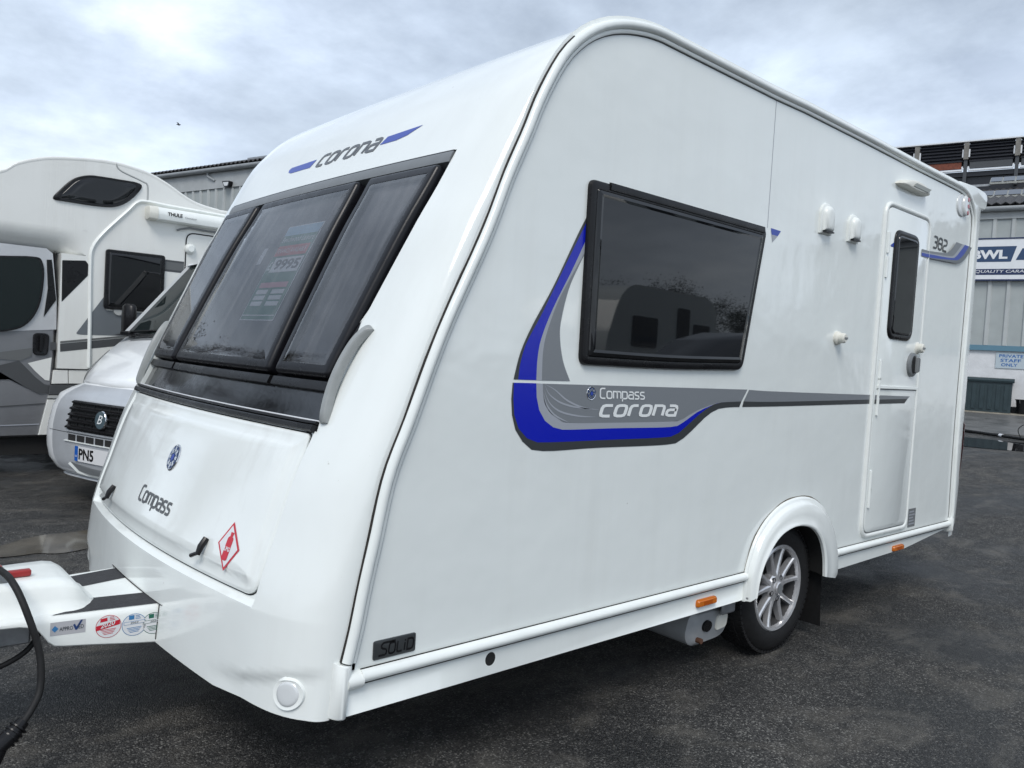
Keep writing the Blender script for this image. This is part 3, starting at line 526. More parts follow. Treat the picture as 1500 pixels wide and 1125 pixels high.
DATA={'side_front':[(1.1297,0.4702),(1.1501,0.5618),(1.1711,0.6832),(1.1967,0.8051),(1.231,0.9763),(1.2905,1.1303),(1.3894,1.3909),(1.5291,1.6904),(1.6031,1.8799),(1.6716,2.0318),(1.7213,2.1508),(1.8019,2.2921),(1.8907,2.3847),(1.987,2.4438),(2.0906,2.4808),(2.2012,2.5034),(2.2674,2.5093)],
'side_top':[(2.2674,2.5093),(3.0735,2.5081),(3.327,2.514),(3.9513,2.513),(4.6122,2.5079),(5.1173,2.5077)],
'side_rear':[(5.1173,2.5077),(5.2557,2.5041),(5.3544,2.4795),(5.4256,2.4278),(5.4667,2.3527),(5.4693,2.072),(5.4542,1.0771),(5.4747,0.5203),(5.4681,0.4411)],
'win_out':[(1.9486,1.334),(1.9398,1.3567),(1.9377,1.9243),(1.9496,1.9425),(1.9729,1.9492),(2.0355,1.952),(3.0142,1.9499),(3.0489,1.9377),(3.0477,1.9054),(2.9592,1.3854),(2.9213,1.3522),(2.6753,1.3339),(2.3928,1.3211),(2.1709,1.322),(1.984,1.3202)],
'win_in':[(1.9999,1.3711),(1.9993,1.8897),(2.0113,1.9104),(2.0393,1.9131),(2.9825,1.9019),(3.0111,1.8915),(3.0084,1.8708),(2.9278,1.4244),(2.904,1.406),(2.6226,1.3849),(2.3217,1.3715),(2.0212,1.3675)],
'u0':[(1.9578,1.8539),(1.9034,1.7617),(1.8048,1.5787),(1.7205,1.4433),(1.675,1.3532),(1.6522,1.2656)],
'u1':[(1.954,1.8287),(1.8673,1.6759),(1.7638,1.4908),(1.6988,1.3835),(1.6777,1.3195),(1.6717,1.2651)],
'u2':[(1.9563,1.7716),(1.8853,1.6377),(1.8107,1.5096),(1.7641,1.4069),(1.7509,1.3371),(1.7515,1.2651)],
'u3':[(1.9547,1.723),(1.9125,1.6613),(1.8362,1.5419),(1.795,1.4486),(1.7742,1.3679),(1.7761,1.2647)],
'u4':[(1.9199,1.6622),(1.8762,1.576),(1.8494,1.4726),(1.8475,1.412),(1.8689,1.332),(1.9083,1.2657)],
'l0':[(1.6492,1.2548),(1.6481,1.1923),(1.6637,1.1227),(1.7033,1.0692),(1.7791,1.0328),(2.0623,1.0335),(2.4578,1.0321),(2.5493,1.0459),(2.629,1.0876),(2.7106,1.1382),(2.7845,1.1679),(2.8634,1.177),(2.9528,1.1786)],
'l1':[(1.6546,1.2549),(1.66,1.1692),(1.6842,1.1107),(1.7351,1.0712),(1.7933,1.0606),(2.1175,1.0604),(2.4433,1.0614),(2.5228,1.0716),(2.5904,1.1065),(2.6594,1.146),(2.7313,1.1791),(2.8074,1.1967),(2.9666,1.2029)],
'l2':[(1.7523,1.2552),(1.7616,1.1929),(1.7906,1.142),(1.8395,1.1111),(1.8921,1.101),(2.1529,1.1015),(2.4733,1.1004),(2.5421,1.1107),(2.5992,1.1354),(2.6577,1.1607),(2.7187,1.1776),(2.8074,1.1967),(2.9666,1.2029)],
'l3':[(1.7811,1.2546),(1.7916,1.1991),(1.8181,1.1629),(1.8628,1.1383),(1.9165,1.1236),(2.151,1.1213),(2.471,1.1216),(2.5403,1.1266),(2.5979,1.1463),(2.657,1.1666),(2.7183,1.1813),(2.8074,1.1967),(2.9666,1.2029)],
'ltop':[(1.7523,1.2546),(3.007,1.2544)],
'arcs':[[(1.7895,1.253),(1.8132,1.2203),(1.8666,1.1934),(1.9384,1.1782),(2.0306,1.1707)],[(1.7864,1.241),(1.8155,1.1932),(1.8693,1.1628),(1.9592,1.1469),(2.052,1.1431)],[(1.7857,1.229),(1.8035,1.1871),(1.8446,1.1507),(1.9165,1.1242)],[(1.7895,1.253),(1.8372,1.2358),(1.9009,1.1998),(1.9839,1.1751),(2.0686,1.1687)]],
'st_top':[(3.0197,1.2536),(3.3242,1.2489),(4.6673,1.2433)],
'st_mid':[(2.9832,1.203),(3.3304,1.2041),(4.6297,1.2281)],
'st_bot':[(2.9757,1.1788),(3.3334,1.183),(4.2122,1.1977),(4.5769,1.2026)],
'r0':[(5.2042,2.1962),(5.1587,2.158),(5.0956,2.1231),(5.0297,2.1078),(4.8175,2.0895),(4.6994,2.0862)],
'r1':[(5.3046,2.1967),(5.249,2.1568),(5.1857,2.115),(5.1183,2.0984),(4.8199,2.0771),(4.6948,2.0701)],
'r2':[(5.3507,2.199),(5.286,2.155),(5.214,2.1086),(5.1377,2.0902),(4.8212,2.071),(4.6957,2.0652)],
'r3':[(5.417,2.1986),(5.3612,2.1514),(5.2788,2.1034),(5.1922,2.0845),(4.8249,2.0524),(4.699,2.0483)],
'r4':[(5.4712,2.197),(5.4023,2.1362),(5.3191,2.0881),(5.2315,2.0693),(4.8256,2.0487),(4.6997,2.0446)],
'd_tip':[(4.283,2.0506),(4.3464,2.0818),(4.3736,2.0868),(4.381,2.0464),(4.2909,2.0447)],
't382':[(4.8844,2.1207),(5.111,2.133),(4.8725,2.1796)],
'w_tip':[(3.1027,1.9629),(3.1867,1.9615),(3.1635,1.9361),(3.1221,1.9033)],
'door_out':[(4.1987,2.144),(4.2123,2.218),(4.2398,2.2529),(4.2956,2.2755),(4.338,2.281),(4.6884,2.2815),(4.7595,2.2697),(4.8059,2.2377),(4.8195,2.2004),(4.805,0.8926),(4.7993,0.5423),(4.7602,0.4936),(4.7074,0.4709),(4.5597,0.4706),(4.3505,0.4662),(4.2957,0.4723),(4.235,0.5086),(4.2001,0.5714)],
'door_win':[(4.3245,2.0887),(4.3394,2.1216),(4.3851,2.1416),(4.438,2.1458),(4.5677,2.1424),(4.6173,2.1305),(4.6361,2.1026),(4.6358,1.626),(4.6194,1.5779),(4.5675,1.5556),(4.4062,1.5463),(4.3429,1.5575),(4.3193,1.5929)],
'waist':[(4.2853,1.2808),(4.7857,1.2793)],
'handle':[(4.6106,1.36),(4.7442,1.4843)],
'knob':[(4.7591,1.5186)],
'wcatch':[(3.8,1.523)],
'hinge':[(4.2679,1.3799),(4.2679,1.2842),(4.2678,1.1883),(4.2539,0.7854),(4.2538,0.689),(4.2729,1.9735)],
'vent':[(3.4999,2.1254),(3.6577,2.0211),(3.7759,2.1256),(3.9424,2.0182)],
'light':[(4.3115,2.3876),(4.3497,2.4077),(4.4039,2.4217),(4.5179,2.4358),(4.6396,2.4315),(4.7054,2.4128),(4.7166,2.3963),(4.7079,2.3848),(4.6194,2.3776),(4.4704,2.3759),(4.3552,2.3783)],
'lens':[(4.4416,2.3897),(4.4775,2.4155),(4.6924,2.4154),(4.6479,2.3888)],
'rmark':[(5.2003,2.4234),(5.4066,2.4588),(5.2833,2.5048),(5.3119,2.375)],
'plate':[(4.8109,0.4497),(4.9077,0.5217)],
'joint':[(3.0908,2.5053),(3.1178,1.9771)],
'arch_out':[(3.0797,0.3183),(3.0788,0.4325),(3.0974,0.5017),(3.1477,0.5953),(3.2363,0.6747),(3.3628,0.7315),(3.5166,0.7506),(3.6488,0.7332),(3.7599,0.6822),(3.8655,0.586),(3.9279,0.4822),(3.955,0.3906),(3.9535,0.3199),(3.9263,0.3039)],
'arch_in':[(3.1228,0.339),(3.14,0.4206),(3.1856,0.5044),(3.2767,0.5858),(3.3929,0.6202),(3.5048,0.6184),(3.6064,0.5906),(3.6826,0.5323),(3.7311,0.4422),(3.7486,0.3427)],
'wheel':[(3.445,0.3104),(3.4156,0.5204),(3.4744,0.0994)],
'flap':[(3.8257,0.3108),(4.0152,0.0294)],
'amber':[(2.7167,0.3767),(2.8708,0.3951),(4.6135,0.3743),(4.7786,0.395)],
'skirt':[(1.1215,0.3208),(1.7217,0.3226),(2.2284,0.3273),(3.0196,0.3234),(3.971,0.351),(4.8074,0.3446),(5.385,0.3982)],
'rail':[(1.1575,0.439),(1.712,0.4444),(2.2169,0.4451),(3.0746,0.4438),(3.9466,0.4485),(4.5639,0.4475),(5.4681,0.4411),(1.1595,0.4057),(2.2203,0.4106)],
'cap':[(1.0633,0.4803),(1.1203,0.4676),(1.0534,0.3337),(1.1079,0.3209),(1.1451,0.4468),(1.1481,0.3963)],
'solid':[(1.1738,0.4586),(1.3356,0.4536),(1.3319,0.5092),(1.1728,0.5111)],
'hole':[(1.6216,0.3745),(1.6232,0.3534)],
'ellc':[(2.0181,1.2253),(2.0161,1.2462)],
't_compass':[(2.0648,1.2092),(2.309,1.2079),(2.0615,1.2438)],
't_corona':[(2.0637,1.1398),(2.5213,1.1382),(2.0906,1.1894)],
'ap':[(0.1996,1.9866),(0.2077,1.8579),(0.2218,1.6956),(0.2463,1.5393),(0.2657,1.4384),(0.2692,1.3117),(0.2493,1.1674),(0.2303,1.0965)],
'apfar':[(1.9862,1.967),(2.1407,1.0861)],
'wl':[(2.0732,1.2475),(2.1239,1.9374),(1.7548,1.9485),(1.5812,1.2353)],
'wc':[(1.5612,1.2492),(1.6055,1.9343),(0.7097,1.9324),(0.6341,1.2262)],
'wr':[(0.6233,1.2473),(0.6438,1.9263),(0.2137,1.9537),(0.273,1.2205)],
'trimT':[(1.98,1.9658),(0.1998,1.9864)],
'barB':[(2.0599,1.0997),(0.2407,1.0963)],
'panelT':[(1.8601,1.1957),(0.254,1.1943)],
'poster':[(1.1147,1.4215),(0.8306,1.4127),(0.8404,1.8014),(1.1362,1.8058)],
'hand_n':[(0.1968,1.3926),(0.2206,1.3496),(0.2312,1.2717),(0.2324,1.1892),(0.2217,1.1154)],
'hand_f':[(2.0858,1.3937),(2.0858,1.2879),(2.0732,1.1089)],
'lid':[(2.0175,1.0691),(0.2712,1.0823),(0.2685,1.0531),(0.272,0.6181),(0.2742,0.6013),(0.7162,0.6),(1.2052,0.6118),(1.9732,0.6292)],
'emb':[(1.046,0.8929),(1.0928,0.9337),(0.985,0.9012)],
'f_compass':[(1.2267,0.723),(0.9029,0.7194),(1.2519,0.7572)],
'latch':[(0.5689,0.6643),(1.5636,0.6651)],
'lpg':[(0.4344,0.6441),(0.3896,0.7092),(0.4622,0.7727),(0.5074,0.707)],
'f_corona':[(1.2124,2.079),(0.7342,2.0737),(1.2279,2.1332)],
'f_b1':[(1.49,2.1165),(1.4066,2.0899),(1.2429,2.0839),(1.2477,2.119),(1.48,2.1197)],
'f_b2':[(0.7209,2.0984),(0.5854,2.1042),(0.4978,2.136),(0.714,2.1249)],
'lamp':[(0.0701,0.3922)]}

D = DATA
def S_(x, z, h): return (x, -h, z)                                   # near side wall, h = how far it stands proud
def Fp(y, z, h=0):                                                   # front moulding
    p = Vector(front_pt(y, z)); e_ = .004
    a = Vector(front_pt(min(y+e_, 2.199), z))-Vector(front_pt(max(y-e_, .001), z)); b = Vector(front_pt(y, z+e_))-Vector(front_pt(y, z-e_))
    n_ = b.cross(a).normalized()
    if n_.x > 0: n_ = -n_
    return tuple(p+n_*h)
cv = thing('touring_caravan', 'white touring caravan with blue and grey side graphics, nearest the camera', 'caravan', (0, 0, 0))
# --- body shell
inner = cr(D['side_front'][:-1], 4)+D['side_top'][:-1]+cr(D['side_rear'], 4)
inner = resample([(1.128, .44)]+inner, 150)
arc = lambda cx, cz, r, a0, a1, n: [(cx+r*math.cos(math.radians(a0+(a1-a0)*i/n)), cz+r*math.sin(math.radians(a0+(a1-a0)*i/n))) for i in range(n+1)]
notch = [(3.80, .44)]+arc(3.45, .33, .345, 15, 165, 16)+[(3.10, .44)]
near = inner+notch
obj('side_wall', [S_(x, z, 0) for x, z in near], [tuple(range(len(near)))], WS, cv, 0)
obj('side_wall', [(x, 2.2, z) for x, z in inner], [tuple(range(len(inner)))], WS, cv, 0)
# front moulding with its window aperture
zb0 = lambda y:  .326-.006*sm(.24, .36, min(y, 2.2-y))
zs = [.30, .32, .34, .355, .37, .385, .40, .415, .43, .445, .46, .475, .50, .53, .56, .574, .582, .586, .589, .592, .595, .598, .603, .615, .63, .66, .70, .75, .80, .85, .90, .95, 1.0, 1.05, 1.083]+[1.083+(1.992-1.083)*i/22 for i in range(1, 23)]
iz1 = len(zs)-1; iz0 = zs.index(1.083); zs += [2.03, 2.07, 2.12, 2.17, 2.22, 2.26, 2.30, 2.335, 2.37, 2.40, 2.43, 2.455, 2.475, 2.495, 2.51, 2.522, 2.532, 2.54, 2.546, 2.55]
APT = [(1.083, .235), (1.12, .245), (1.17, .252), (1.31, .268), (1.425, .266), (1.44, .252), (1.54, .240), (1.696, .222), (1.858, .208), (1.992, .199)]
def apy(z): return lerp_tab(APT, z)
def ccol(k, n): return 1-math.cos(k/n*math.pi/2)
NS = 14; rows = []
for z in zs:
    yn = apy(z) if z < 1.992 else .199
    ys = [yn*ccol(k, NS)**1.0 for k in range(NS)]; yl = min(yn+.03, .26) if z < 1.12 else yn+.02; md = [yn, yn+(.246-yn)*.6 if yn < .24 else yn+.001, max(.246, yn+.002), max(.249, yn+.003), max(.252, yn+.004), max(.255, yn+.005), max(.258, yn+.006), max(.27, yn+.01)]; md = md+[md[-1]+(2.2-2*md[-1])*k/26 for k in range(1, 26)]+[2.2-q for q in md[::-1]]
    rows.append([front_pt(y, max(z, zb0(y)+(z-.30)*.05)) for y in ys+md+[2.2-q for q in ys[::-1]]])
xl = PROF[-1][0]
b = MB(); n = len(rows[0]); b.v = [p for r in rows for p in r]
for i in range(len(rows)-1):
    for j in range(n-1):
        if iz0 <= i < iz1 and NS <= j < NS+40: continue
        b.f.append((i*n+j, i*n+j+1, (i+1)*n+j+1, (i+1)*n+j))
# aperture lips
for j0 in (NS, NS+40):
    e_ = [rows[i][j0] for i in range(iz0, iz1+1)]; b.loft([e_, [(p[0]+.05, p[1]+(.004 if j0 == NS else -.004), p[2]-.01) for p in e_]])
for i0 in (iz0, iz1):
    e_ = rows[i0][NS:NS+41]; b.loft([e_, [(p[0]+.05, p[1], p[2]-.01) for p in e_]])
lowr = rows[0]; b.loft([lowr, [(p[0]+.03, min(max(p[1], .03), 2.17), p[2]+.004) for p in lowr]])
b.obj('front_moulding', WH, cv, 40)
# roof, rear, underside
rt = [(p[0], p[2]) for p in [front_pt(0.0, z) for z in (2.546, 2.55)]]
secs = []
for x, z in [(2.16, 2.541), (2.30, 2.549), (2.6, 2.552), (3.5, 2.555), (4.5, 2.553), (5.2, 2.55), (5.40, 2.53)]:
    secs.append([(x, y, z+.03*(1-((y-1.1)/1.1)**2)**.7*min(1, (x-2.1)/.6)) for y in [0, .05, .15, .4, .8, 1.1, 1.4, 1.8, 2.05, 2.15, 2.2]])
MB().loft(secs).obj('roof', WH, cv, 50)
def rear_pt(y, z, ex=0):
    q = min(y, 2.2-y); c = (1-(1-min(q/.09, 1))**2)**.5; x = 5.50+.015*min(1, max(0, (z-.4)/.3)); 
    return (x+(.255+ex)*c, y, z)
yr = [.09*ccol(k, 10) for k in range(10)]+[.09+2.02*k/12 for k in range(13)]+[2.2-.09*ccol(k, 10) for k in range(9, -1, -1)]
MB().loft([[rear_pt(y, z, -.05 if z < .42 else 0) for y in yr] for z in (.34, .37, .42, .6, .69, 1.1, 1.6, 2.1, 2.36, 2.48)]).obj('rear_panel', WH, cv, 40)
sp = [(5.22, 2.545), (5.30, 2.590), (5.55, 2.604), (5.74, 2.598), (5.782, 2.585), (5.797, 2.555), (5.786, 2.505), (5.755, 2.485), (5.62, 2.47), (5.45, 2.44), (5.36, 2.52)]
MB().loft([[(5.52+(x-5.52)*k, y, 2.53+(z-2.53)*k) for x, z in sp] for y, k in ((.018, .90), (.022, .96), (.032, 1), (2.168, 1), (2.178, .96), (2.182, .9))], closed=True, caps=True).obj('rear_spoiler', WH, cv, 25)
for y0 in (.035, 2.165): MB().loft([[(rear_pt(y, z)[0]+.030*(1 if .70 < z < 1.07 else 0), y, z) for y in ([.012, .03, .05, .08, .13] if y0 < 1 else [2.07, 2.12, 2.15, 2.17, 2.188])] for z in (.685, .70, .9, 1.06, 1.08)]).obj('tail_lamp', REDL, cv)
b = MB(); b.add([(1.05, .06, .40), (3.06, .06, .40), (3.06, 2.14, .40), (1.05, 2.14, .40)], [(0,1,2,3)]); b.add([(3.84, .06, .40), (5.6, .06, .40), (5.6, 2.14, .40), (3.84, 2.14, .40)], [(0,1,2,3)]); b.box((3.06, .32, .38), (3.84, 1.88, .42))
b.loft([[(3.45+.38*math.cos(a), y, .33+.38*math.sin(a)) for a in [math.pi*i/14 for i in range(15)]] for y in (.012, .33)]); b.loft([[(3.45+.38*math.cos(a), .33, .33+.38*math.sin(a)) for a in [math.pi*i/14 for i in range(15)]], [(3.45, .33, .3)]*15])
b.box((1.6, .55, .28), (5.2, .60, .40)); b.box((1.6, 1.60, .28), (5.2, 1.65, .40)); b.tube([(3.45, .1, .30), (3.45, 2.1, .30)], .03)
b.obj('chassis', UNDER, cv, 0)
# --- awning rail round the near side and its grimy seal
def pathn(P):
    o = []
    for i, p in enumerate(P):
        a, c = P[max(i-1, 0)], P[min(i+1, len(P)-1)]; t = Vector((c[0]-a[0], c[1]-a[1])).normalized(); o.append(Vector((-t.y, t.x)))
    return o
rp = resample(cr(D['side_front'][:-1], 4)+D['side_top'][:-1]+cr(D['side_rear'][:-1]+[(5.472, .47)], 4), 170); nn = pathn(rp)
pr = [(0, .0), (.001, .007), (.006, .010), (.012, .0105), (.0125, .006), (.015, .006), (.0155, .014), (.022, .021), (.032, .023), (.041, .019), (.0465, .010), (.047, .000), (.060, -.0012)]
MB().loft([[S_(p[0]+w.x*a, p[1]+w.y*a, h) for a, h in pr] for p, w in zip(rp, nn)]).obj('awning_rail', WR, cv, 50)
rnd = random.Random(4); k_ = [0]
for _ in rp: k_.append(k_[-1]*.6+rnd.uniform(-1, 1))
MB().loft([[S_(p[0]+w.x*a, p[1]+w.y*a, h) for a, h in ((.046, .002), (.0468, .0075), (.0492+.0007*k, .007), (.0500+.0007*k, .0004))] for p, w, k in zip(rp, nn, k_) if p[1] < 2.36 and p[0] < 3]).obj('sealant', SEAL, cv, 60)
MB().loft([[S_(p[0]-w.x*a, p[1]-w.y*a, h) for a, h in ((0, .002), (.0025, .0025), (.003, .0005))] for p, w in zip(rp, nn)]).obj('rail_gasket', DARKG, cv, 60)
# --- bottom rail, skirt, corner caps
def rail_run(x0, x1):
    pr = [(.0, .4475), (.010, .447), (.020, .442), (.025, .432), (.025, .423), (.019, .415), (.010, .412), (.0, .411)]
    MB().loft([[S_(x, z, h) for h, z in pr] for x in (x0, x1)], caps=True).obj('bottom_rail', WR, cv, 40)
    MB().add([S_(x0, .4125, .011), S_(x1, .4125, .011), S_(x1, .4065, .009), S_(x0, .4065, .009), S_(x0, .4505, .004), S_(x1, .4505, .004), S_(x1, .447, .006), S_(x0, .447, .006)], [(0,1,2,3),(4,5,6,7)]).obj('rail_seal', SEAL, cv, 0)
rail_run(1.145, 3.085); rail_run(3.925, 5.465)
SK = WS
sk1 = [(1.10, .407), (3.09, .407), (3.09, .325), (2.2, .326), (1.10, .321)]
def cut_hole(P, c, r):   # skirt sheet with a round hole: two halves of a ring strip
    return P
hc = D['hole'][0]; ring = disc(hc, .021, .022, 24)
sq = [(hc[0]-.035, .407), (hc[0]-.035, .3235), (hc[0]+.035, .3235), (hc[0]+.035, .407)]
b = MB(); y_ = .004
b.loft([[S_(hc[0]+.035*max(-1, min(1, 1.42*math.cos(a))), .36525+.04175*max(-1, min(1, 1.42*math.sin(a))), y_) for a in [2*math.pi*k/24 for k in range(24)]], [S_(u, w, y_) for u, w in ring]], closed=True)
for x0, x1 in ((1.10, hc[0]-.035), (hc[0]+.035, 3.09)): b.add([S_(x0, .3235, y_), S_(x1, .3235, y_), S_(x1, .407, y_), S_(x0, .407, y_)], [(0,1,2,3)])
b.add([S_(1.10, .3235, y_), S_(3.09, .3235, y_), S_(3.09, .323, -.03), S_(1.10, .323, -.03)], [(0,1,2,3)])
b.obj('skirt', SK, cv, 20)
P = [(3.93, .407), (5.47, .407), (5.40, .398), (4.81, .348), (3.97, .338), (3.93, .338)]
MB().loft([[S_(x, z, y_) for x, z in P], [S_(x, z, -.03) for x, z in P]], closed=True, caps=True).obj('skirt', SK, cv, 20)
MB().loft([[S_(u, w, y_-.001) for u, w in disc(hc, .0215, .0225, 24)], [S_(u, w, -.06) for u, w in disc(hc, .021, .022, 24)]], closed=True, caps=True).obj('skirt_hole', UNDER, cv, 0)
c0 = D['cap']; cm = lambda a, b, t: (a[0]+(b[0]-a[0])*t, a[1]+(b[1]-a[1])*t)
secs = []
for t in (0, .03, .97, 1):
    l, r = cm(c0[0], c0[2], t), cm(c0[1], c0[3], t); e_ = .004 if t in (0, 1) else 0
    secs.append([S_(l[0]+(r[0]-l[0])*(.5-.5*math.cos(a)), l[1]+(r[1]-l[1])*(.5-.5*math.cos(a)), -.01+(.036-e_)*math.sin(a)) for a in [math.pi*k/12 for k in range(13)]])
b = MB().loft(secs, caps=True); b.loft([[S_(x, .421+.026*math.cos(a), -.005+.032*math.sin(a)) for a in [math.pi*k/10 for k in range(11)]] for x in (1.10, 1.148)], caps=True); b.obj('corner_cap', WP, cv, 40)
MB().loft([[S_(5.50+.035*math.cos(a)*k, z, -.02+.045*math.sin(a)*k) for a in [math.pi*2*i/16 for i in range(16)]] for z, k in ((.375, .8), (.385, 1), (.46, 1), (.485, .6))], closed=True, caps=True).obj('corner_cap', WP, cv, 40)
# --- side window
P = RP([(1.942, 1.322), (1.937, 1.952), (3.052, 1.949), (2.935, 1.335), (2.42, 1.320)], [.035, .03, .035, .045, .3])
wn = patch(P, [(0, -.002), (0, .008), (.004, .016), (.012, .020), (.030, .018)], S_, cap=False).obj('side_window', BLK, cv)
patch(P, [(.030, .016), (.034, .023), (.046, .027), (.056, .0255)], S_).obj('pane', PANE, wn, 4)
MB().loft([[S_(x, z, h) for h, z in ((.012, 1.955), (.022, 1.953), (.0245, 1.940), (.023, 1.928), (.016, 1.926))] for x in (2.03, 3.022)], caps=True).obj('hinge_strip', BLK, wn)
# --- side graphics
h1, h2, h3 = .0012, .0018, .0026
g = lambda A, B, h, mt, nm='graphic': band(D[A], D[B], h, S_, 30).obj(nm, mt, cv, 0)
g('u0', 'u1', h1, DARKG, 'dark_stripe'); g('u1', 'u2', h1, BLUE, 'blue_stripe'); g('u2', 'u3', h1, LITG, 'light_grey_stripe'); g('u3', 'u4', h1, MIDG, 'grey_stripe')
g('l0', 'l1', h1, DARKG, 'dark_stripe'); g('l1', 'l2', h1, BLUE, 'blue_stripe'); g('l2', 'l3', h1, LITG, 'light_grey_stripe')
l3 = cr(D['l3']); tp = D['ltop']
t0, t1 = l3[0], tp[1]
P = l3+[tp[1]]; obj('grey_panel', [S_(x, z, h1) for x, z in P], [tuple(range(len(P)))], MIDG, cv, 0)
for A in D['arcs']:
    q = resample(cr(A), 24); nq = pathn(q); MB().loft([[S_(p[0]+w.x*.0030*(1-abs(i/11.5-1)**2), p[1]+w.y*.0030*(1-abs(i/11.5-1)**2), h2), S_(p[0]-w.x*.0030*(1-abs(i/11.5-1)**2), p[1]-w.y*.0030*(1-abs(i/11.5-1)**2), h2)] for i, (p, w) in enumerate(zip(q, nq))]).obj('swoosh_line', LITG, cv, 0)
band(D['st_top'], D['st_mid'], h1, S_, 30).obj('grey_stripe', MIDG, cv, 0); band(D['st_mid'], D['st_bot'], h1, S_, 30).obj('dark_stripe', DARKG, cv, 0)
def clipx(P, x0, x1): return [(x, lerp_tab(P, x)) for x in [x0+(x1-x0)*k/8 for k in range(9)]]
for A, B, mt, nm in (('st_top', 'st_mid', MIDG, 'grey_stripe'), ('st_mid', 'st_bot', DARKG, 'dark_stripe')):
    band(clipx(D[A], 4.235, 4.66 if A == 'st_mid' else 4.69), clipx(D[B], 4.235, 4.62 if A == 'st_mid' else 4.66), .0135, S_, 9, False).obj(nm, mt, cv, 0)
for A, B, mt, nm in (('r0', 'r1', MIDG, 'grey_stripe'), ('r1', 'r2', LITG, 'light_grey_stripe'), ('r2', 'r3', BLUE2, 'blue_stripe'), ('r3', 'r4', MIDG2, 'dark_stripe')): g(A, B, .0135, mt, nm)
obj('blue_stripe', [S_(x, z, .0135) for x, z in D['d_tip']], [(0,1,2,3,4)], BLUE2, cv, 0)
w = D['w_tip']; obj('blue_stripe', [S_(x, z, h1) for x, z in (w[0], w[1], w[2], cm(w[0], w[3], .45))], [(0,1,2,3)], BLUE2, cv, 0); obj('light_grey_stripe', [S_(x, z, h1) for x, z in (cm(w[0], w[3], .45), w[2], w[3])], [(0,1,2)], LITG, cv, 0)
letters('Compass', D['t_compass'][0], D['t_compass'][1], D['t_compass'][2], S_, h3, .21, .28, 0, 1.4).obj('maker_lettering', LETW, cv, 0)
letters('corona', (D['t_corona'][0][0]+.004, D['t_corona'][0][1]+.006), (D['t_corona'][1][0]-.02, D['t_corona'][0][1]+.006), (D['t_corona'][0][0]+.004, D['t_corona'][2][1]-.006), S_, h3, .27, .36, .22).obj('model_lettering', LETW, cv, 0)
t3 = D['t382']; zb_ = 1.985; letters('382', (4.885, 2.122), (5.085, 2.122), (4.885, 2.188), S_, h3, .17, .28, .12).obj('number_lettering', DARKG, cv, 0)
def emblem(mp, c, r, h, par):
    e_ = patch(disc(c, r, r, 32), [(0, 0), (.0, h), (r*.06, h+r*.06), (r*.16, h+r*.04)], mp).obj('emblem', CHROME, par)
    patch(disc(c, r*.84, r*.84, 32), [(0, h+r*.055)], mp).obj('emblem_field', STN, e_, 0)
    b = MB()
    for k in range(8):
        a = k*math.pi/4; P = [(c[0]+r*q*math.cos(a+d), c[1]+r*q*math.sin(a+d)) for q, d in ((.40, -.28), (.80, -.16), (.80, .16), (.40, .28))]; b.add([mp(u, w_, h+r*.075) for u, w_ in P], [(0,1,2,3)])
    for k in range(8):
        a = (k+.5)*math.pi/4; b.add([mp(c[0]+r*q*math.cos(a+d), c[1]+r*q*math.sin(a+d), h+r*.085) for q, d in ((.52, -.06), (.66, -.10), (.66, .10), (.52, .06))], [(0,1,2,3)])
    b.obj('emblem_rays', CHROME, e_, 0); patch(disc(c, r*.24, r*.24, 16), [(0, h+r*.09)], mp).obj('emblem_centre', BLUE2, e_, 0); return e_
emblem(S_, D['ellc'][0], .024, .0015, cv)
P = [(x, z) for x, z in D['solid']]; P = fillet([(1.185, .462), (1.328, .462), (1.328, .517), (1.185, .517)], .007, 4)
bd = patch(P, [(0, 0), (0, .003), (.002, .004)], S_).obj('badge', DARKG, cv); letters('SoLiD', (1.208, .473), (1.318, .473), (1.208, .504), S_, .0046, .19, .30, .12).obj('badge_lettering', BLK, bd, 0)
# panel joint
j_ = D['joint']; MB().box((3.074, -.0012, 1.96), (3.077, 0, 2.505)).obj('panel_joint', LITG, cv, 0)
# --- door
do = RP([(4.196, .468), (4.207, 2.283), (4.82, 2.283), (4.802, .468)], [.09, .09, .09, .07], 8)
dr = patch(do, [(0, 0), (.002, .010), (.008, .014), (.020, .012), (.024, .006), (.028, .006)], S_, cap=False).obj('door', WP, cv, 50)
patch(do, [(.030, .004), (.031, .010), (.035, .012)], S_).obj('leaf', WS, dr, 50)
MB().loft([[S_(p[0], p[1], .0065) for p in do.at(.0225)], [S_(p[0], p[1], .0065) for p in do.at(.0295)]], closed=True).obj('door_seal', GREYP, dr, 0)
MB().loft([[S_(x, z, h) for h, z in ((.012, 1.298), (.020, 1.296), (.021, 1.283), (.012, 1.281))] for x in (4.25, 4.775)], caps=True).obj('waist_strip', WR, dr)
MB().loft([[S_(x, z, h) for h, z in ((.0122, 1.2805), (.0130, 1.2800), (.0130, 1.2755), (.0122, 1.275))] for x in (4.25, 4.775)]).obj('waist_seal', GREYP, dr, 0)
pw = RP([(4.318, 1.553), (4.326, 2.146), (4.642, 2.146), (4.634, 1.553)], [.07, .07, .07, .07], 7); dw = patch(pw, [(0, .010), (0, .017), (.006, .023), (.02, .025), (.028, .023)], S_, cap=False).obj('door_window', BLK, dr, 50)
patch(pw, [(.028, .022), (.031, .027), (.040, .0285)], S_).obj('pane', PANE, dw, 4)
hx = (D['handle'][0][0]+D['handle'][1][0])/2; hz_ = (D['handle'][0][1]+D['handle'][1][1])/2
hd = patch(disc((4.677, 1.424), .066, .070, 28), [(0, .011), (.003, .024), (.012, .030), (.026, .030)], S_).obj('door_handle', GREYP, dr)
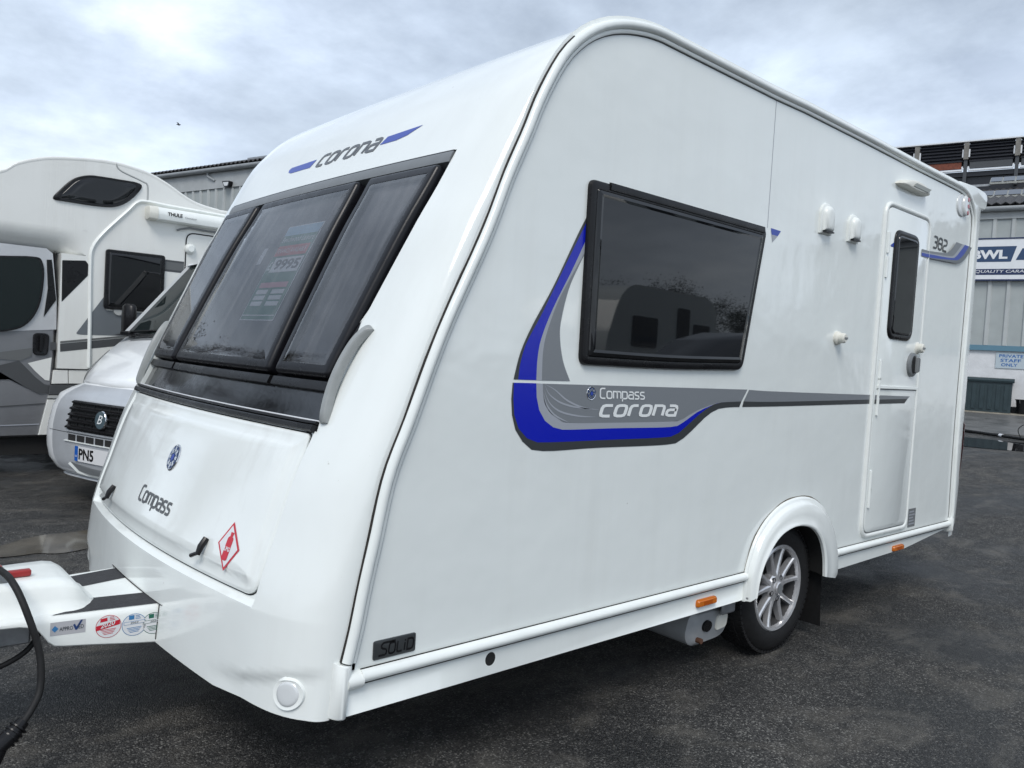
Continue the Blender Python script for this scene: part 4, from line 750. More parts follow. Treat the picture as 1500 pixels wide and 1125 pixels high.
patch(disc((4.670, 1.424), .034, .052, 20), [(0, .031)], S_).obj('handle_recess', BLK, hd, 0); patch(fillet([(4.685, 1.376), (4.712, 1.384), (4.712, 1.464), (4.685, 1.472)], .01), [(0, .03), (.003, .046), (.007, .05)], S_).obj('handle_grip', GREYP, hd)
# hinges
for x, z in D['hinge'][:5]: MB().loft([[(x+.011*math.cos(a), -.014-.009*math.sin(a), zz) for a in [math.pi*2*k/10 for k in range(10)]] for zz in (z-.052, z+.052)], closed=True, caps=True).obj('hinge', WR, dr)
for z in (1.93, 2.06): MB().loft([[(4.252+.011*math.cos(a), -.014-.009*math.sin(a), zz) for a in [math.pi*2*k/10 for k in range(10)]] for zz in (z-.055, z+.055)], closed=True, caps=True).obj('hinge', WR, dr)
def catch(c, r, name, par):
    b = MB(); b.lathe([(0, .0), (r*1.3, 0), (r*1.3, -.012), (r, -.02), (r*.95, -.042), (r*.7, -.048), (0, -.048)], (c[0], 0, c[1]), 'y', 20); o = b.obj(name, CREAM, par)
    MB().box((c[0]-r*.5, -.0505, c[1]-r*.18), (c[0]+r*.7, -.0485, c[1]+r*.18)).obj('catch_slot', GREYP, o, 0)
catch((D['wcatch'][0][0]-.02, D['wcatch'][0][1]), .026, 'door_catch', cv); catch((4.745, 1.522), .028, 'catch_pin', dr)
# --- flue hoods
def hood(x0, x1, z0, z1):
    w_ = (x1-x0)/2; c = (x0+w_); P = [(c-w_, z0), (c+w_, z0)]+[(c+w_*math.cos(a), z1-w_+w_*math.sin(a)) for a in [math.pi*k/12 for k in range(13)]]
    o = patch(P, [(0, 0), (0, .010), (.008, .014)], S_).obj('flue_cover', WP, cv)
    Q = inset(P, .012); patch(Q, [(0, .014), (.002, .024), (.012, .034), (.022, .037)], S_, inner=2).obj('hood', WP, o, 50)
    MB().box((c-w_*.7, -.032, z0+.006), (c+w_*.7, -.016, z0+.013)).obj('hood_opening', BLK, o, 0)
vv = D['vent']; hood(3.520, 3.632, 2.005, 2.150); hood(3.805, 3.912, 2.005, 2.142)
# --- awning lamp over the door, rear marker, plates, side lamps
P = cr(D['light'], 3, True); al = dome(P, [(1, 0), (.97, .018), (.88, .034), (.72, .042)], S_).obj('awning_lamp', CREAM, cv, 60)
patch(fillet(D['lens'], .012, 4), [(0, .034), (.002, .046)], S_).obj('lens', mat('lamp_grey_lens', (.24, .25, .22), .3), al, 0)
mk = dome(disc((5.275, 2.432), .080, .070, 28), [(1, 0), (.97, .005), (.88, .008)], S_).obj('marker_lamp', CLEAR, cv, 60)
dome(disc((5.315, 2.434), .045, .066, 24), [(1, .004), (.95, .014), (.8, .020)], S_).obj('marker_lens', CLEAR, mk, 60)
for z in (2.394, 2.434, 2.474): dome(disc((5.338, z), .016, .016, 12), [(1, .014), (.8, .0225)], S_, 2).obj('marker_red', REDL, mk, 0)
pl = D['plate']; patch(fillet([(4.83, .467), (4.935, .467), (4.935, .577), (4.83, .577)], .004, 3), [(0, 0), (0, .0015)], S_).obj('rating_plate', GREYP, cv, 0); 
for k in range(5): MB().box((4.842, -.0022, .482+k*.018), (4.923-.012*(k % 3), -.0018, .490+k*.018)).obj('plate_print', LITG, cv, 0)
for x in ((D['amber'][0][0]+D['amber'][1][0])/2, (D['amber'][2][0]+D['amber'][3][0])/2):
    o = patch(fillet([(x-.068, .349), (x+.068, .349), (x+.068, .382), (x-.068, .382)], .012, 4), [(0, .003), (.001, .014), (.006, .020)], S_).obj('side_lamp', AMBER, cv)
    MB().box((x-.03, -.0215, .357), (x+.03, -.0203, .374)).obj('lamp_reflector', mat('amber_deep', (.40, .08, .004), .2), o, 0)
# --- wheel arch
ao = resample(cr(D['arch_out'], 5), 44); ai = resample(cr(D['arch_in'], 5), 44); secs = []
for (a, b_) in zip(ao, ai):
    L_ = lambda t, h: S_(a[0]+(b_[0]-a[0])*t, a[1]+(b_[1]-a[1])*t, h)
    secs.append([L_(0, .0), L_(.0, .006), L_(.03, .013), L_(.08, .016), L_(.14, .017), L_(.17, .022), L_(.21, .034), L_(.28, .040), L_(.60, .045), L_(.86, .048), L_(.90, .052), L_(.96, .053), L_(1.0, .048), L_(1.0, .035)])
MB().loft(secs, caps=False).obj('wheel_arch', WH, cv, 50)
MB().loft([[S_(p[0], p[1], .036), S_(p[0]+(p[0]-3.45)*.04, p[1]+.006, .0), S_(p[0]+(p[0]-3.45)*.1, p[1]+.02, -.30)] for p in ai]).obj('arch_liner', UNDER, cv, 50)
na = pathn(ao); MB().loft([[S_(p[0]+w.x*.0005, p[1]+w.y*.0005, .004), S_(p[0]+w.x*(.0035+.0015*k), p[1]+w.y*(.0035+.0015*k), .002)] for p, w, k in list(zip(ao, na, k_))[2:32]]).obj('sealant', mat('brown_sealant', (.11, .09, .06), .85, nscale=50, namt=.6), cv, 0)
MB().lathe([(0, -.030), (.006, -.028), (.007, -.024), (.007, -.018)], (3.092, 0, .335), 'y', 12).obj('arch_screw', GALV, cv)
# --- wheels
def wheel(cx, cy, cz, side, par):
    o = bpy.data.objects.new('wheel', None); C.objects.link(o); o.parent = par; o.location = (cx, cy, cz); o.rotation_euler = (0, math.radians(-8), 0 if side > 0 else math.pi)
    R, r = .312, .205
    prof = [(r-.008, .03), (r+.004, .004), (r+.03, -.006), (r+.06, -.004), (R-.022, .008), (R-.006, .026), (R, .045), (R, .15), (R-.01, .172), (R-.03, .185), (r, .175)]
    MB().lathe(prof, (0,0,0), 'y', 64).obj('tyre', RUBBER, o, 40)
    tr = MB()
    for k in range(72):
        a = 2*math.pi*k/72
        for y0, y1, da in ((.014, .050, .0), (.058, .092, .035), (.100, .136, .0), (.144, .172, .035)):
            q = [(R+d)*1.0 for d in (-.004, .005)]; A_ = [a+da-.030, a+da+.030]
            if y0 < .02 or y1 > .17: q = [R-.012, R+.001]
            V = [(qq*math.cos(t), yy, qq*math.sin(t)) for qq in q for t in A_ for yy in (y0, y1)]; tr.add(V, [(0,1,3,2),(4,6,7,5),(0,4,5,1),(2,3,7,6),(0,2,6,4),(1,5,7,3)])
    t = tr.obj('tread', RUBBER, o, 0); t['kind'] = 'stuff'
    rim = MB().lathe([(r, .018), (r+.002, .006), (r-.004, .0), (r-.016, .004), (r-.020, .022)], (0,0,0), 'y', 64).obj('rim', ALLOY, o, 40); MB().lathe([(r-.0195, .020), (r-.026, .05), (r-.03, .13), (r-.01, .17)], (0,0,0), 'y', 48).obj('rim_barrel', mat('shaded_rim_barrel', (.07, .07, .072), .45, metal=.4), o, 40)  # alloy barrel coloured dark to stand for the shade between the spokes
    MB().lathe([(.0, .075), (.12, .08), (r-.04, .10)], (0,0,0), 'y', 32).obj('brake_drum', UNDER, o)
    for k in range(10):
        pair, sg_ = k//2, (-1 if k % 2 else 1); a0 = 2*math.pi*pair/5+.25; aw = a0+sg_*.30; ai_ = a0+sg_*.13
        d0 = Vector((math.cos(ai_)*.050, 0, math.sin(ai_)*.050)); d1 = Vector((math.cos(aw)*(r-.012), 0, math.sin(aw)*(r-.012))); dd = (d1-d0).normalized(); nn_ = Vector((-dd.z, 0, dd.x)); secs = []
        for t_, hw, y0, y1 in ((0, .016, .012, .05), (.35, .0115, .016, .05), (.75, .010, .014, .045), (1, .0125, .008, .035)):
            p = d0.lerp(d1, t_); secs.append([tuple(p+nn_*s_*hw*kk+Vector((0, yy, 0))) for s_, yy, kk in ((-1, y1, 1.1), (-1, y0+.006, 1), (-.55, y0, 1), (.55, y0, 1), (1, y0+.006, 1), (1, y1, 1.1))])
        MB().loft(secs, closed=True, caps=True).obj('spoke', ALLOY, rim, 30)
    MB().lathe([(0, -.004), (.026, -.004), (.030, 0), (.031, .008), (.060, .012), (.068, .022), (.068, .06)], (0,0,0), 'y', 32).obj('hub', ALLOY, rim, 30)
    hubm = lambda u, w_, h: (u, -.0045-h, w_)
    patch(disc((0, 0), .023, .023, 24), [(0, .001)], hubm).obj('hub_cap', GREYP, rim, 0)
    for k in range(5):
        a = 2*math.pi*k/5+.25+math.pi/5; MB().lathe([(0, .020), (.010, .020), (.0105, .008), (.012, .008), (.0122, .03)], (math.cos(a)*.052, 0, math.sin(a)*.052), 'y', 10).obj('wheel_bolt', BLK, rim, 30)
    return o
wheel(3.447, .025, .312, 1, cv); wheel(3.447, 2.175, .312, -1, cv)
MB().loft([[(x, y, z) for y in (.0, .06, .12, .18, .25)] for x, z in ((3.80, .40), (3.805, .25), (3.83, .065), (3.834, .065), (3.812, .25), (3.808, .40))]).obj('mud_flap', RUBBER, cv, 30)
# --- mover motor under the floor
mv = MB(); secs = []
for y, k in ((.095, .84), (.11, 1), (.40, 1), (.42, .9)): secs.append([(2.99+.165*k*u, y, .195+.078*k*w_) for u, w_ in fillet([(-1, -.3), (-.75, -1), (.75, -.9), (1, -.1), (.9, .85), (-.8, 1)], .45, 6)])
o = mv.loft(secs, closed=True, caps=True).obj('mover_motor', MOVG, cv, 40)
patch(fillet([(3.03, .165), (3.115, .172), (3.125, .235), (3.04, .235)], .02, 4), [(0, -.0945), (.002, -.088)], S_).obj('motor_label', CREAM, o, 0); patch(disc((2.965, .20), .034, .026), [(0, -.0945), (.002, -.086)], S_).obj('motor_cap', BLK, o)
MB().tube([(2.90, .07, .150), (2.90, .12, .150)], .012).obj('motor_spindle', mat('rusty_spindle', (.10, .045, .025), .8), o)
b = MB(); b.bbox((3.03, .055, .245), (3.13, .075, .325), .008); b.box((2.86, .10, .27), (3.06, .30, .30)); b.obj('mover_bracket', GALV, cv); MB().box((2.84, .12, .30), (3.05, .30, .325)).obj('mover_bracket', GALV, cv)
MB().tube([(1.75, .25, .40), (1.75, .25, .27), (1.82, .25, .24)], .025).obj('waste_pipe', GREYP, cv)

# --- caravan front: windows, locker, drawbar
ysym = lambda y: 2.2-y
def strip(yz, h0, h1, hw, mt, name, par=None, n=30):
    """a raised bar following (y, z) points across the front"""
    q = resample(yz, n); w = pathn(q)
    return MB().loft([[Fp(p[0]+v_.x*a*hw, p[1]+v_.y*a*hw, h) for a, h in ((-1, h0), (-1, h1*.7), (-.6, h1), (.6, h1), (1, h1*.7), (1, h0))] for p, v_ in zip(q, w)], caps=True).obj(name, mt, par or cv, 40)
# black backing in the aperture
b = MB(); zz_ = [1.083+(1.992-1.083)*i/20 for i in range(21)]
b.loft([[Fp(apy(z)+.001+(2.2-2*apy(z)-.002)*k/24, z, -.030) for k in range(25)] for z in zz_]).obj('window_surround', GBLK, cv, 60)
def fwin(P, r, name):
    P = RP(P, r, 4, 14)
    w = patch(P, [(0, -.028), (.0, .006), (.006, .016), (.014, .019), (.034, .018)], Fp, cap=False).obj(name, GBLK, cv, 50)
    patch(P, [(.034, .017), (.038, .0185)], Fp, inner=7).obj('pane', FPANE, w, 60)
    patch(P, [(.030, -.012)], Fp, inner=7).obj('blind', BLIND, w, 60); return w
zt_, zb_ = 1.938, 1.236
fwin([(.285, zb_), (.606, zb_), (.624, zt_), (.226, zt_)], .02, 'front_window'); fwin([(.650, zb_), (1.550, zb_), (1.505, zt_), (.695, zt_)], .02, 'front_window'); fwin([(1.594, zb_), (1.915, zb_), (1.974, zt_), (1.576, zt_)], .02, 'front_window')
strip([(.205+1.79*k/20, 1.966) for k in range(21)], -.03, .006, .019, GREYP, 'window_rail'); strip([(.21+1.78*k/20, 1.988) for k in range(21)], -.03, .003, .004, BLK, 'window_rail_seal')
for y0, y1 in ((.25, .615), (.64, 1.56), (1.585, 1.95)): strip([(y0+(y1-y0)*k/8, 1.214) for k in range(9)], -.03, .002, .013, BLK, 'window_ledge')
strip([(.245+1.71*k/20, 1.088) for k in range(21)], -.03, .016, .010, BLK, 'lid_seal'); strip([(.245+1.71*k/20, 1.105) for k in range(21)], -.03, .010, .005, BLK, 'lid_seal')
strip([(.25+1.70*k/20, 1.1125) for k in range(21)], -.03, .001, .002, STW, 'seal_edge')
b = MB(); b.loft([[Fp(.247+1.706*k/24, z, -.016) for k in range(25)] for z in (1.112, 1.14, 1.17, 1.20)]).obj('lower_panel', mat('glossy_black_panel', (.010, .011, .013), .10, coat=.3, rvar=.08, nscale=30, bump=.0006, bscale=30), cv, 60)
# window stays in the dark gap beside the near and far panes
for m_ in (0, 1):
    k = (lambda y: y) if not m_ else ysym
    MB().tube([Fp(k(.262), 1.42, -.01), Fp(k(.268), 1.33, .0), Fp(k(.275), 1.24, -.008)], .010).obj('window_stay', GBLK, cv)
    # grab handle
    H = cr([(k(.192), 1.398), (k(.214), 1.35), (k(.226), 1.272), (k(.227), 1.19), (k(.215), 1.108)], 5); w = pathn(H); hh = [.0+.026*math.sin(math.pi*i/(len(H)-1))**.6 for i in range(len(H))]
    MB().loft([[Fp(p[0]+v_.x*a*.0135, p[1]+v_.y*a*.0135, max(.0, q+h)) for a, h in ((-1, -.014), (-1, .006), (-.6, .012), (.6, .012), (1, .006), (1, -.014))] for p, v_, q in zip(H, w, hh)], closed=True, caps=True).obj('grab_handle', GREYH, cv, 45)
    P = [(k(a), z) for a, z in ((.165, 1.43), (.262, 1.43), (.262, 1.12), (.20, 1.09), (.17, 1.20), (.155, 1.33))]
# poster inside the middle window
pm = lambda u, v_, h: Fp(1.130-.292*u, 1.418+.388*v_, -.0095+h)
PG = mat('poster_green', (.06, .20, .15), .6); PW = mat('poster_white', (.72, .74, .76), .6); PRD = mat('poster_red', (.50, .07, .08), .6); PSK = mat('poster_sky', (.30, .48, .62), .6); PDK = mat('poster_dark', (.05, .06, .07), .6); PK = mat('poster_pink', (.62, .30, .36), .6)
def prect(x0, x1, y0, y1, h, mt, nm, par): 
    return MB().loft([[pm(x0+(x1-x0)*k/4, y, h) for k in range(5)] for y in (y0, (y0+y1)/2, y1)]).obj(nm, mt, par, 0)
po = prect(0, 1, 0, 1, 0, PW, 'poster', cv); prect(.02, .98, .01, .89, .0008, PG, 'poster_field', po); prect(.02, .98, .89, .99, .0008, PSK, 'poster_sky', po)
prect(.05, .95, .665, .775, .0016, PRD, 'poster_banner', po); text_mesh('Beechwood Leisure', (.06, .815), (.95, .815), (.06, .875), pm, .0018).obj('poster_lettering', PW, po, 0); text_mesh('FINANCE AVAILABLE', (.10, .695), (.90, .695), (.10, .745), pm, .0026).obj('poster_lettering', PW, po, 0)
prect(.16, .96, .49, .645, .0016, PW, 'poster_price_box', po); text_mesh('9995', (.24, .515), (.92, .515), (.24, .625), pm, .0024, bold=.03).obj('poster_lettering', PDK, po, 0); text_mesh('£', (.05, .515), (.14, .515), (.05, .61), pm, .0018, bold=.03).obj('poster_lettering', PW, po, 0)
prect(.10, .90, .33, .385, .0016, PK, 'poster_strip', po)
for r_ in range(3):
    for c_ in range(2): prect(.10+.45*c_, .43+.47*c_, .265-.06*r_, .31-.06*r_, .0016, PW, 'poster_field_box', po)
prect(.03, .97, .045, .055, .0016, PW, 'poster_line', po)
prect(-.44, -.30, .60, .78, 0, STW, 'window_tag', cv)
# locker lid
L0 = [(.272, 1.068), (1.928, 1.068), (1.925, 1.03), (1.930, .64), (1.915, .613), (1.65, .607), (1.1, .604), (.55, .607), (.285, .610), (.270, .635), (.275, 1.03)]
L0 = RP([(.268, 1.072), (1.932, 1.072), (1.932, .606), (.268, .606)], [.012, .012, .05, .05], 6, 24)
lid = patch(L0, [(0, -.002), (0, .006), (.004, .010), (.012, .012), (.034, .013), (.044, .021), (.054, .024)], Fp, inner=10).obj('locker_lid', WL, cv, 40)
MB().loft([[Fp(u, v_, .0012) for u, v_ in L0.at(-.0045)], [Fp(u, v_, .0012) for u, v_ in L0.at(.002)]], closed=True).obj('lid_gap', UNDER, lid, 0)
Lp = lambda y, z, h: Fp(y, z, .0242+h)
emblem(Lp, (1.045, .893), .046, .002, lid)
letters('Compass', (1.228, .716), (.905, .716), (1.228, .766), Lp, .0015, .25, .28, 0, 1.4).obj('maker_lettering', LETD, lid, 0)
for y in (.572, 1.565):
    MB().tube([Lp(y+.006, .705, .006), Lp(y+.002, .680, .016), Lp(y+.002, .655, .018)], [.010, .011, .008], 10).obj('latch_catch', BLK, lid)
    MB().tube([Lp(y, .662, .018), Lp(y+.035, .646, .020)], [.006, .007], 8).obj('latch_lever', BLK, lid)
P = [(.434, .640), (.385, .709), (.463, .777), (.511, .707)]; lp = patch(P, [(0, .0012)], Lp, inner=3).obj('gas_sticker', REDS, lid, 0); patch(inset(P, .007), [(0, .002)], Lp, inner=3).obj('sticker_field', STW, lp, 0)
b = patch(fillet([(.432, .668), (.464, .668), (.464, .735), (.432, .735)], .010, 4), [(0, .0028)], Lp); b.add([Lp(y, z, .0028) for y, z in ((.455, .734), (.441, .734), (.439, .748), (.457, .748))], [(0,1,2,3)]); b.obj('gas_bottle', REDS, lp, 0)
text_mesh('LPG', (.463, .694), (.433, .694), (.463, .706), Lp, .0034, bold=.03).obj('sticker_lettering', STW, lp, 0)
letters('corona', (1.205, 2.080), (.755, 2.080), (1.205, 2.128), Fp, .0015, .26, .34, .35).obj('model_lettering', LETD, cv, 0)
for P in ([(1.478, 2.117), (1.493, 2.108), (1.485, 2.095), (1.45, 2.086), (1.262, 2.084), (1.238, 2.119)], [(.727, 2.096), (.62, 2.097), (.56, 2.107), (.49, 2.136), (.70, 2.127)]): patch(P, [(0, .0012)], Fp, inner=3).obj('blue_stripe', BLUE2, cv, 0)
# front corner lamps in their pods
for y in (.085, ysym(.085)):
    o = patch(disc((y, .388), .045, .046, 28), [(0, -.004), (.004, .008), (.012, .006)], Fp, inner=2).obj('front_lamp', WP, cv, 50)
    patch(disc((y, .388), .033, .036, 24), [(0, .002), (.003, .0075), (.010, .009)], Fp, inner=2).obj('lamp_lens', CLEAR, o, 50)
    # pod brow
    d = -1 if y < 1 else 1
    q = [(y+(.02 if d < 0 else -.02), .452), (y-d*.10, .458), (y-d*.20, .470)]
# --- drawbar fairing
YC = 1.08
def fair(x): return .215+.135*(x-.53), .447         # half width and top height along the drawbar
def fsec(x, drop):
    w_, zt0 = fair(x); r_ = min(.022, drop*.5)
    pr = [(w_-.004, zt0-drop), (w_, zt0-drop+.004), (w_, zt0-r_), (w_-.005, zt0-r_*.4), (w_-.016, zt0)]
    return [(x, YC-a, z) for a, z in pr]+[(x, YC+a, z) for a, z in pr[::-1]]
secs = [fsec(x, d_) for x, d_ in ((1.05, .138), (.95, .136), (.8, .122), (.68, .108), (.60, .100), (.575, .096), (.558, .082), (.545, .062), (.530, .042), (.51, .030), (.48, .024), (.40, .022), (.30, .022), (.20, .022), (.05, .022))]
db = MB().loft(secs, caps=True).obj('drawbar_fairing', WP, cv, 35)
# raised hump with the handbrake, at the hitch end
hs = []
for x, k in ((.715, .0), (.695, .10), (.675, .40), (.655, .74), (.63, .93), (.60, 1), (.52, 1.02), (.40, 1.02), (.25, .97), (.05, .92)):
    w_, zt0 = fair(x); hw = (w_-.055)*(1 if x < .62 else 1-.45*((x-.62)/.095)**2); zz0 = zt0+.088*k
    hs.append([(x, YC+s_*hw*a, zt0-.004+(zz0-zt0+.004)*b_) for s_, a, b_ in ((-1, 1.20, 0), (-1, 1.06, .14), (-1, .98, .45), (-1, .93, .80), (-1, .84, .97), (-1, .5, 1.0), (1, .5, 1.0), (1, .84, .97), (1, .93, .80), (1, .98, .45), (1, 1.06, .14), (1, 1.20, 0))])
MB().loft(hs, caps=True).obj('fairing_hump', WP, db, 60)
MB().bbox((.425, 1.02, .539), (.535, 1.045, .560), .004).obj('breakaway_lever', REDP, db); MB().lathe([(0, 0), (.014, 0), (.016, .02), (.009, .028), (0, .028)], (.44, 1.032, .558), 'z', 14).obj('lever_knob', REDP, db)
for Pn in ([(.565, .872), (.615, .888), (.66, .925), (.69, .975), (.70, .99), (.862, .965), (.866, .832)], [(.70, 1.275), (.868, 1.315), (.868, 1.175), (.71, 1.135)]):
    obj('tread_strip', [(x, y, fair(x)[1]+.0015) for x, y in Pn], [tuple(range(len(Pn)))], GRIT, db, 0)
yy_ = [YC+.285*k/20 for k in range(-20, 21)]
MB().loft([[(front_pt(y, .447)[0]-d_, y, .4485) for y in yy_] for d_ in (-.004, .004)]).obj('fairing_gap', SEAL, db, 0)
for s_ in (-1, 1): MB().loft([[(x, YC+s_*(fair(x)[0]+.0015), z) for x, z in ((front_pt(YC+s_*.26, z_)[0]-d_, z_) for z_ in (.33, .37, .41, .448))] for d_ in (-.003, .003)]).obj('fairing_gap', SEAL, db, 0)
# stickers on the near cheek of the fairing: plane from (.60, 1.1-.27) to (.95, 1.1-.355)
def Dm(u, v_, h): 
    w_ = fair(u)[0]; return (u-.13*h, YC-w_-h, v_)
def round_sticker(c, r, top_mat, year, yc_mat, bandc):
    o = patch(disc(c, r, r, 40), [(0, .0008)], Dm).obj('service_sticker', top_mat, db, 0); patch(disc(c, r*.955, r*.955, 40), [(0, .0012)], Dm).obj('sticker_field', STW, o, 0)
    x, z = c; s2 = lambda P, mt, nm, h=.0018: patch([(x+a*r, z+q*r) for a, q in P], [(0, h)], Dm).obj(nm, mt, o, 0)
    if bandc: s2([(-.93, -.30), (.88, .10), (.88, .52), (-.95, .12)], REDS, 'sticker_band'); s2([(-.65, .42), (-.10, .50), (-.12, .80), (-.62, .72)], REDS, 'sticker_logo')
    else: s2([(-.85, .02), (.85, .10), (.85, .38), (-.85, .30)], top_mat, 'sticker_box'); s2([(-.82, .05), (.82, .13), (.82, .35), (-.82, .27)], STW, 'sticker_box_field', .0022); s2([(-.45, .48), (-.02, .50), (-.02, .88), (-.45, .86)], top_mat, 'sticker_logo')
    text_mesh(year, (x-.62*r if bandc else x-.32*r, z-.13*r if bandc else z+.12*r), (x+.50*r if bandc else x+.32*r, z+.12*r if bandc else z+.14*r), (x-.62*r if bandc else x-.32*r, z+.27*r if bandc else z+.27*r), Dm, .0026, bold=.02, shear=.1).obj('sticker_lettering', STW if bandc else PDK, o, 0)
    for k in range(4): s2([(-.6+.08*k, -.30-.13*k), (.6-.08*k, -.24-.13*k), (.6-.08*k, -.19-.13*k), (-.6+.08*k, -.25-.13*k)], top_mat, 'sticker_print')
    for k in range(3): s2([(.08, .52+.13*k), (.5-.05*k, .53+.13*k), (.5-.05*k, .58+.13*k), (.08, .57+.13*k)], top_mat, 'sticker_print')
round_sticker((.722, .394), .037, REDS, '2020', STW, True); round_sticker((.797, .389), .0365, STB, '2023', PDK, False); round_sticker((.856, .386), .036, STG, '2024', PDK, False)
ax = lambda u, v_, h: Dm(.561+.096*u, .386+.042*v_, h)
apx = patch([(0, 0), (1, 0), (1, 1), (0, 1)], [(0, .0008)], ax).obj('approved_sticker', mat('sticker_silver', (.46, .46, .48), .35), db, 0)
text_mesh('APPRO', (.26, .30), (.64, .30), (.26, .60), ax, .0016, bold=.01).obj('sticker_lettering', PDK, apx, 0); text_mesh('ED', (.80, .33), (.95, .33), (.80, .63), ax, .0016, bold=.01).obj('sticker_lettering', PDK, apx, 0)
MB().add([ax(x, z, .0016) for x, z in ((.64, .66), (.69, .74), (.74, .50), (.86, .98), (.92, .98), (.76, .26), (.71, .26))], [(0,1,2,6),(2,3,4,5),(2,5,6)]).obj('sticker_tick', STN, apx, 0); patch([(.04, .48), (.13, .25), (.23, .50), (.13, .75)], [(0, .0016)], ax).obj('sticker_logo', STB, apx, 0)
# steel hitch under the fairing, jockey wheel, and the road cable
b = MB(); b.box((.05, 1.015, .345), (1.0, 1.065, .40)); b.box((.05, 1.135, .345), (1.0, 1.165, .40)); b.bbox((.0, .97, .335), (.53, 1.19, .405), .006); b.obj('hitch_beam', GALV, cv, 30)
ch = MB(); ch.loft([[(x, 1.1+w_*math.cos(a), .41+h_*math.sin(a)) for a in [2*math.pi*k/16 for k in range(16)]] for x, w_, h_ in ((.12, .07, .05), (.02, .065, .055), (-.10, .05, .05), (-.16, .03, .03))], closed=True, caps=True); ch.obj('coupling_head', GREYP, cv, 40)

MB().loft([[(x, y, z) for y, z in ((.99, z0), (.985, z0+.03), (1.02, z0+.055), (1.14, z0+.055), (1.175, z0+.03), (1.17, z0))] for x, z0 in ((.47, .50), (.44, .52), (.36, .56), (.22, .60), (.05, .62))], caps=True).obj('coupling_handle', GREYP, cv, 40)
cb = MB().tube(cr([(.25, 1.0, .66), (.35, .98, .635), (.437, .95, .588), (.462, .86, .56), (.490, .80, .478), (.518, .775, .37), (.518, .75, .275), (.492, .72, .228), (.462, .70, .196)], 6), .0105, 10).obj('road_cable', RUBBER, cv, 60)
MB().tube([(.470, .706, .205), (.44, .695, .178), (.40, .68, .155)], [.018, .024, .026], 14).obj('cable_plug', BLK, cb, 40)
for k in range(4): MB().lathe([(.0255, -.003), (.0285, -.002), (.0285, .002), (.0255, .003)], (0, 0, 0), 'z', 18).obj('plug_ring', BLK, cb).matrix_local = Matrix.Translation((.456-.010*k, .702-.003*k, .191-.0088*k)) @ Vector((-.72, -.27, -.64)).to_track_quat('Z', 'Y').to_matrix().to_4x4()
MB().tube([(.40, .68, .155), (.375, .672, .11), (.38, .67, .02)], [.030, .034, .03], 14).obj('plug_holder', BLK, cb, 40)
MB().tube(cr([(.30, 1.05, .24), (.40, 1.02, .25), (.47, 1.0, .272), (.53, 1.0, .308), (.57, 1.02, .36)], 5), .009, 8).obj('brake_cable', RUBBER, cv, 60)

# ------------------------------------------------------------------ overcab motorhome on the left (side on, nose to the left)
SILV = mat('silver_metallic', (.52, .53, .54), .30, metal=.2, coat=.4, nscale=5, namt=.08)
SILV_SHADED = mat('silver_metallic_shaded', (.20, .205, .215), .30, metal=.35, coat=.4, nscale=5, namt=.1)  # same silver paint, its colour darkened for the ground it reflects
MHW = streaked('motorhome_white', (.74, .745, .71), .28, amt=.14, rlow=.2)
MHG = mat('motorhome_grey_band', (.12, .125, .125), .35); MHG2 = mat('motorhome_dark_band', (.06, .063, .066), .35); MHL = mat('motorhome_light_band', (.40, .41, .40), .35)
CABG = mat('cab_glass', (.010, .015, .015), .03, spec=.38)
YM = 6.3
def Mh(x, z, h): return (x, YM-h, z)
mh = thing('overcab_motorhome', 'cream white motorhome with overcab bed and silver cab, seen side on at left', 'motorhome')
top = [(.02,2.26),(.03,2.32),(.12,2.41),(.45,2.50),(.85,2.585),(1.165,2.675),(1.297,2.775),(1.505,2.862),(1.722,2.904),(1.92,2.93),(2.09,2.936),(2.22,2.926),(2.386,2.896),(2.559,2.827),(2.702,2.750),(2.849,2.688),(3.072,2.655),(3.4,2.65),(6.6,2.66),(6.8,2.5)]
top = cr(top, 4); P = [(1.66,.975),(1.66,2.03),(1.86,2.03),(1.86,2.26)]+top+[(6.8,.50),(4.8,.50),(4.8,.85),(4.0,.85),(4.0,.50),(2.05,.50),(2.0,.975)]
b = MB().add([Mh(x, z, 0) for x, z in P], [tuple(range(len(P)))]); b.add([Mh(x, z, -2.2) for x, z in P], [tuple(range(len(P)))])
b.loft([[Mh(x, z, h) for x, z in P] for h in (0, -2.2)], closed=True); b.obj('coach_body', MHW, mh, 30)
MB().loft([[Mh(x, z+.012, -.012), Mh(x, z+.008, 0), Mh(x, z-.004, .006), Mh(x, z-.022, .0005)] for x, z in top]).obj('roof_edge', MHW, mh, 60)
un = [(2.262, 0), (2.235, -.0005), (2.20, -.008), (2.165, -.024), (2.13, -.048), (2.095, -.080), (2.06, -.120), (2.035, -.17), (2.03, -.25), (2.03, -1.1)]
def uk(x): return 1-sm(1.60, 1.855, x)
xs_ = [.02, .3, .6, .9, 1.2, 1.4, 1.5, 1.58, 1.64, 1.69, 1.74, 1.79, 1.83, 1.861]
MB().loft([[Mh(x, z, h*uk(x) if h > -.2 else h) for z, h in un] for x in xs_]).obj('overcab_underside', MHW, mh, 80)
P = [(1.66,.33),(1.655,1.6),(1.61,2.03),(1.55,2.075),(1.0,2.07),(.55,1.93),(.0,1.34),(-.70,1.14),(-.95,.88),(-.98,.34),(-.35,.30),(-.33,.55),(-.15,.74),(.12,.80),(.38,.74),(.55,.55),(.58,.32)]
patch(P, [(0, -2.05), (0, -.14), (.01, -.08), (.03, -.05)], Mh).obj('cab_body', SILV_SHADED, mh, 45)
cab = lambda x, z, h: Mh(x, z, -.05+h)
def cpatch(P, h, mt, nm, par=None, r=None): return patch(fillet(P, r, 4) if r else P, [(0, h)], cab, inner=4).obj(nm, mt, par or mh, 0)
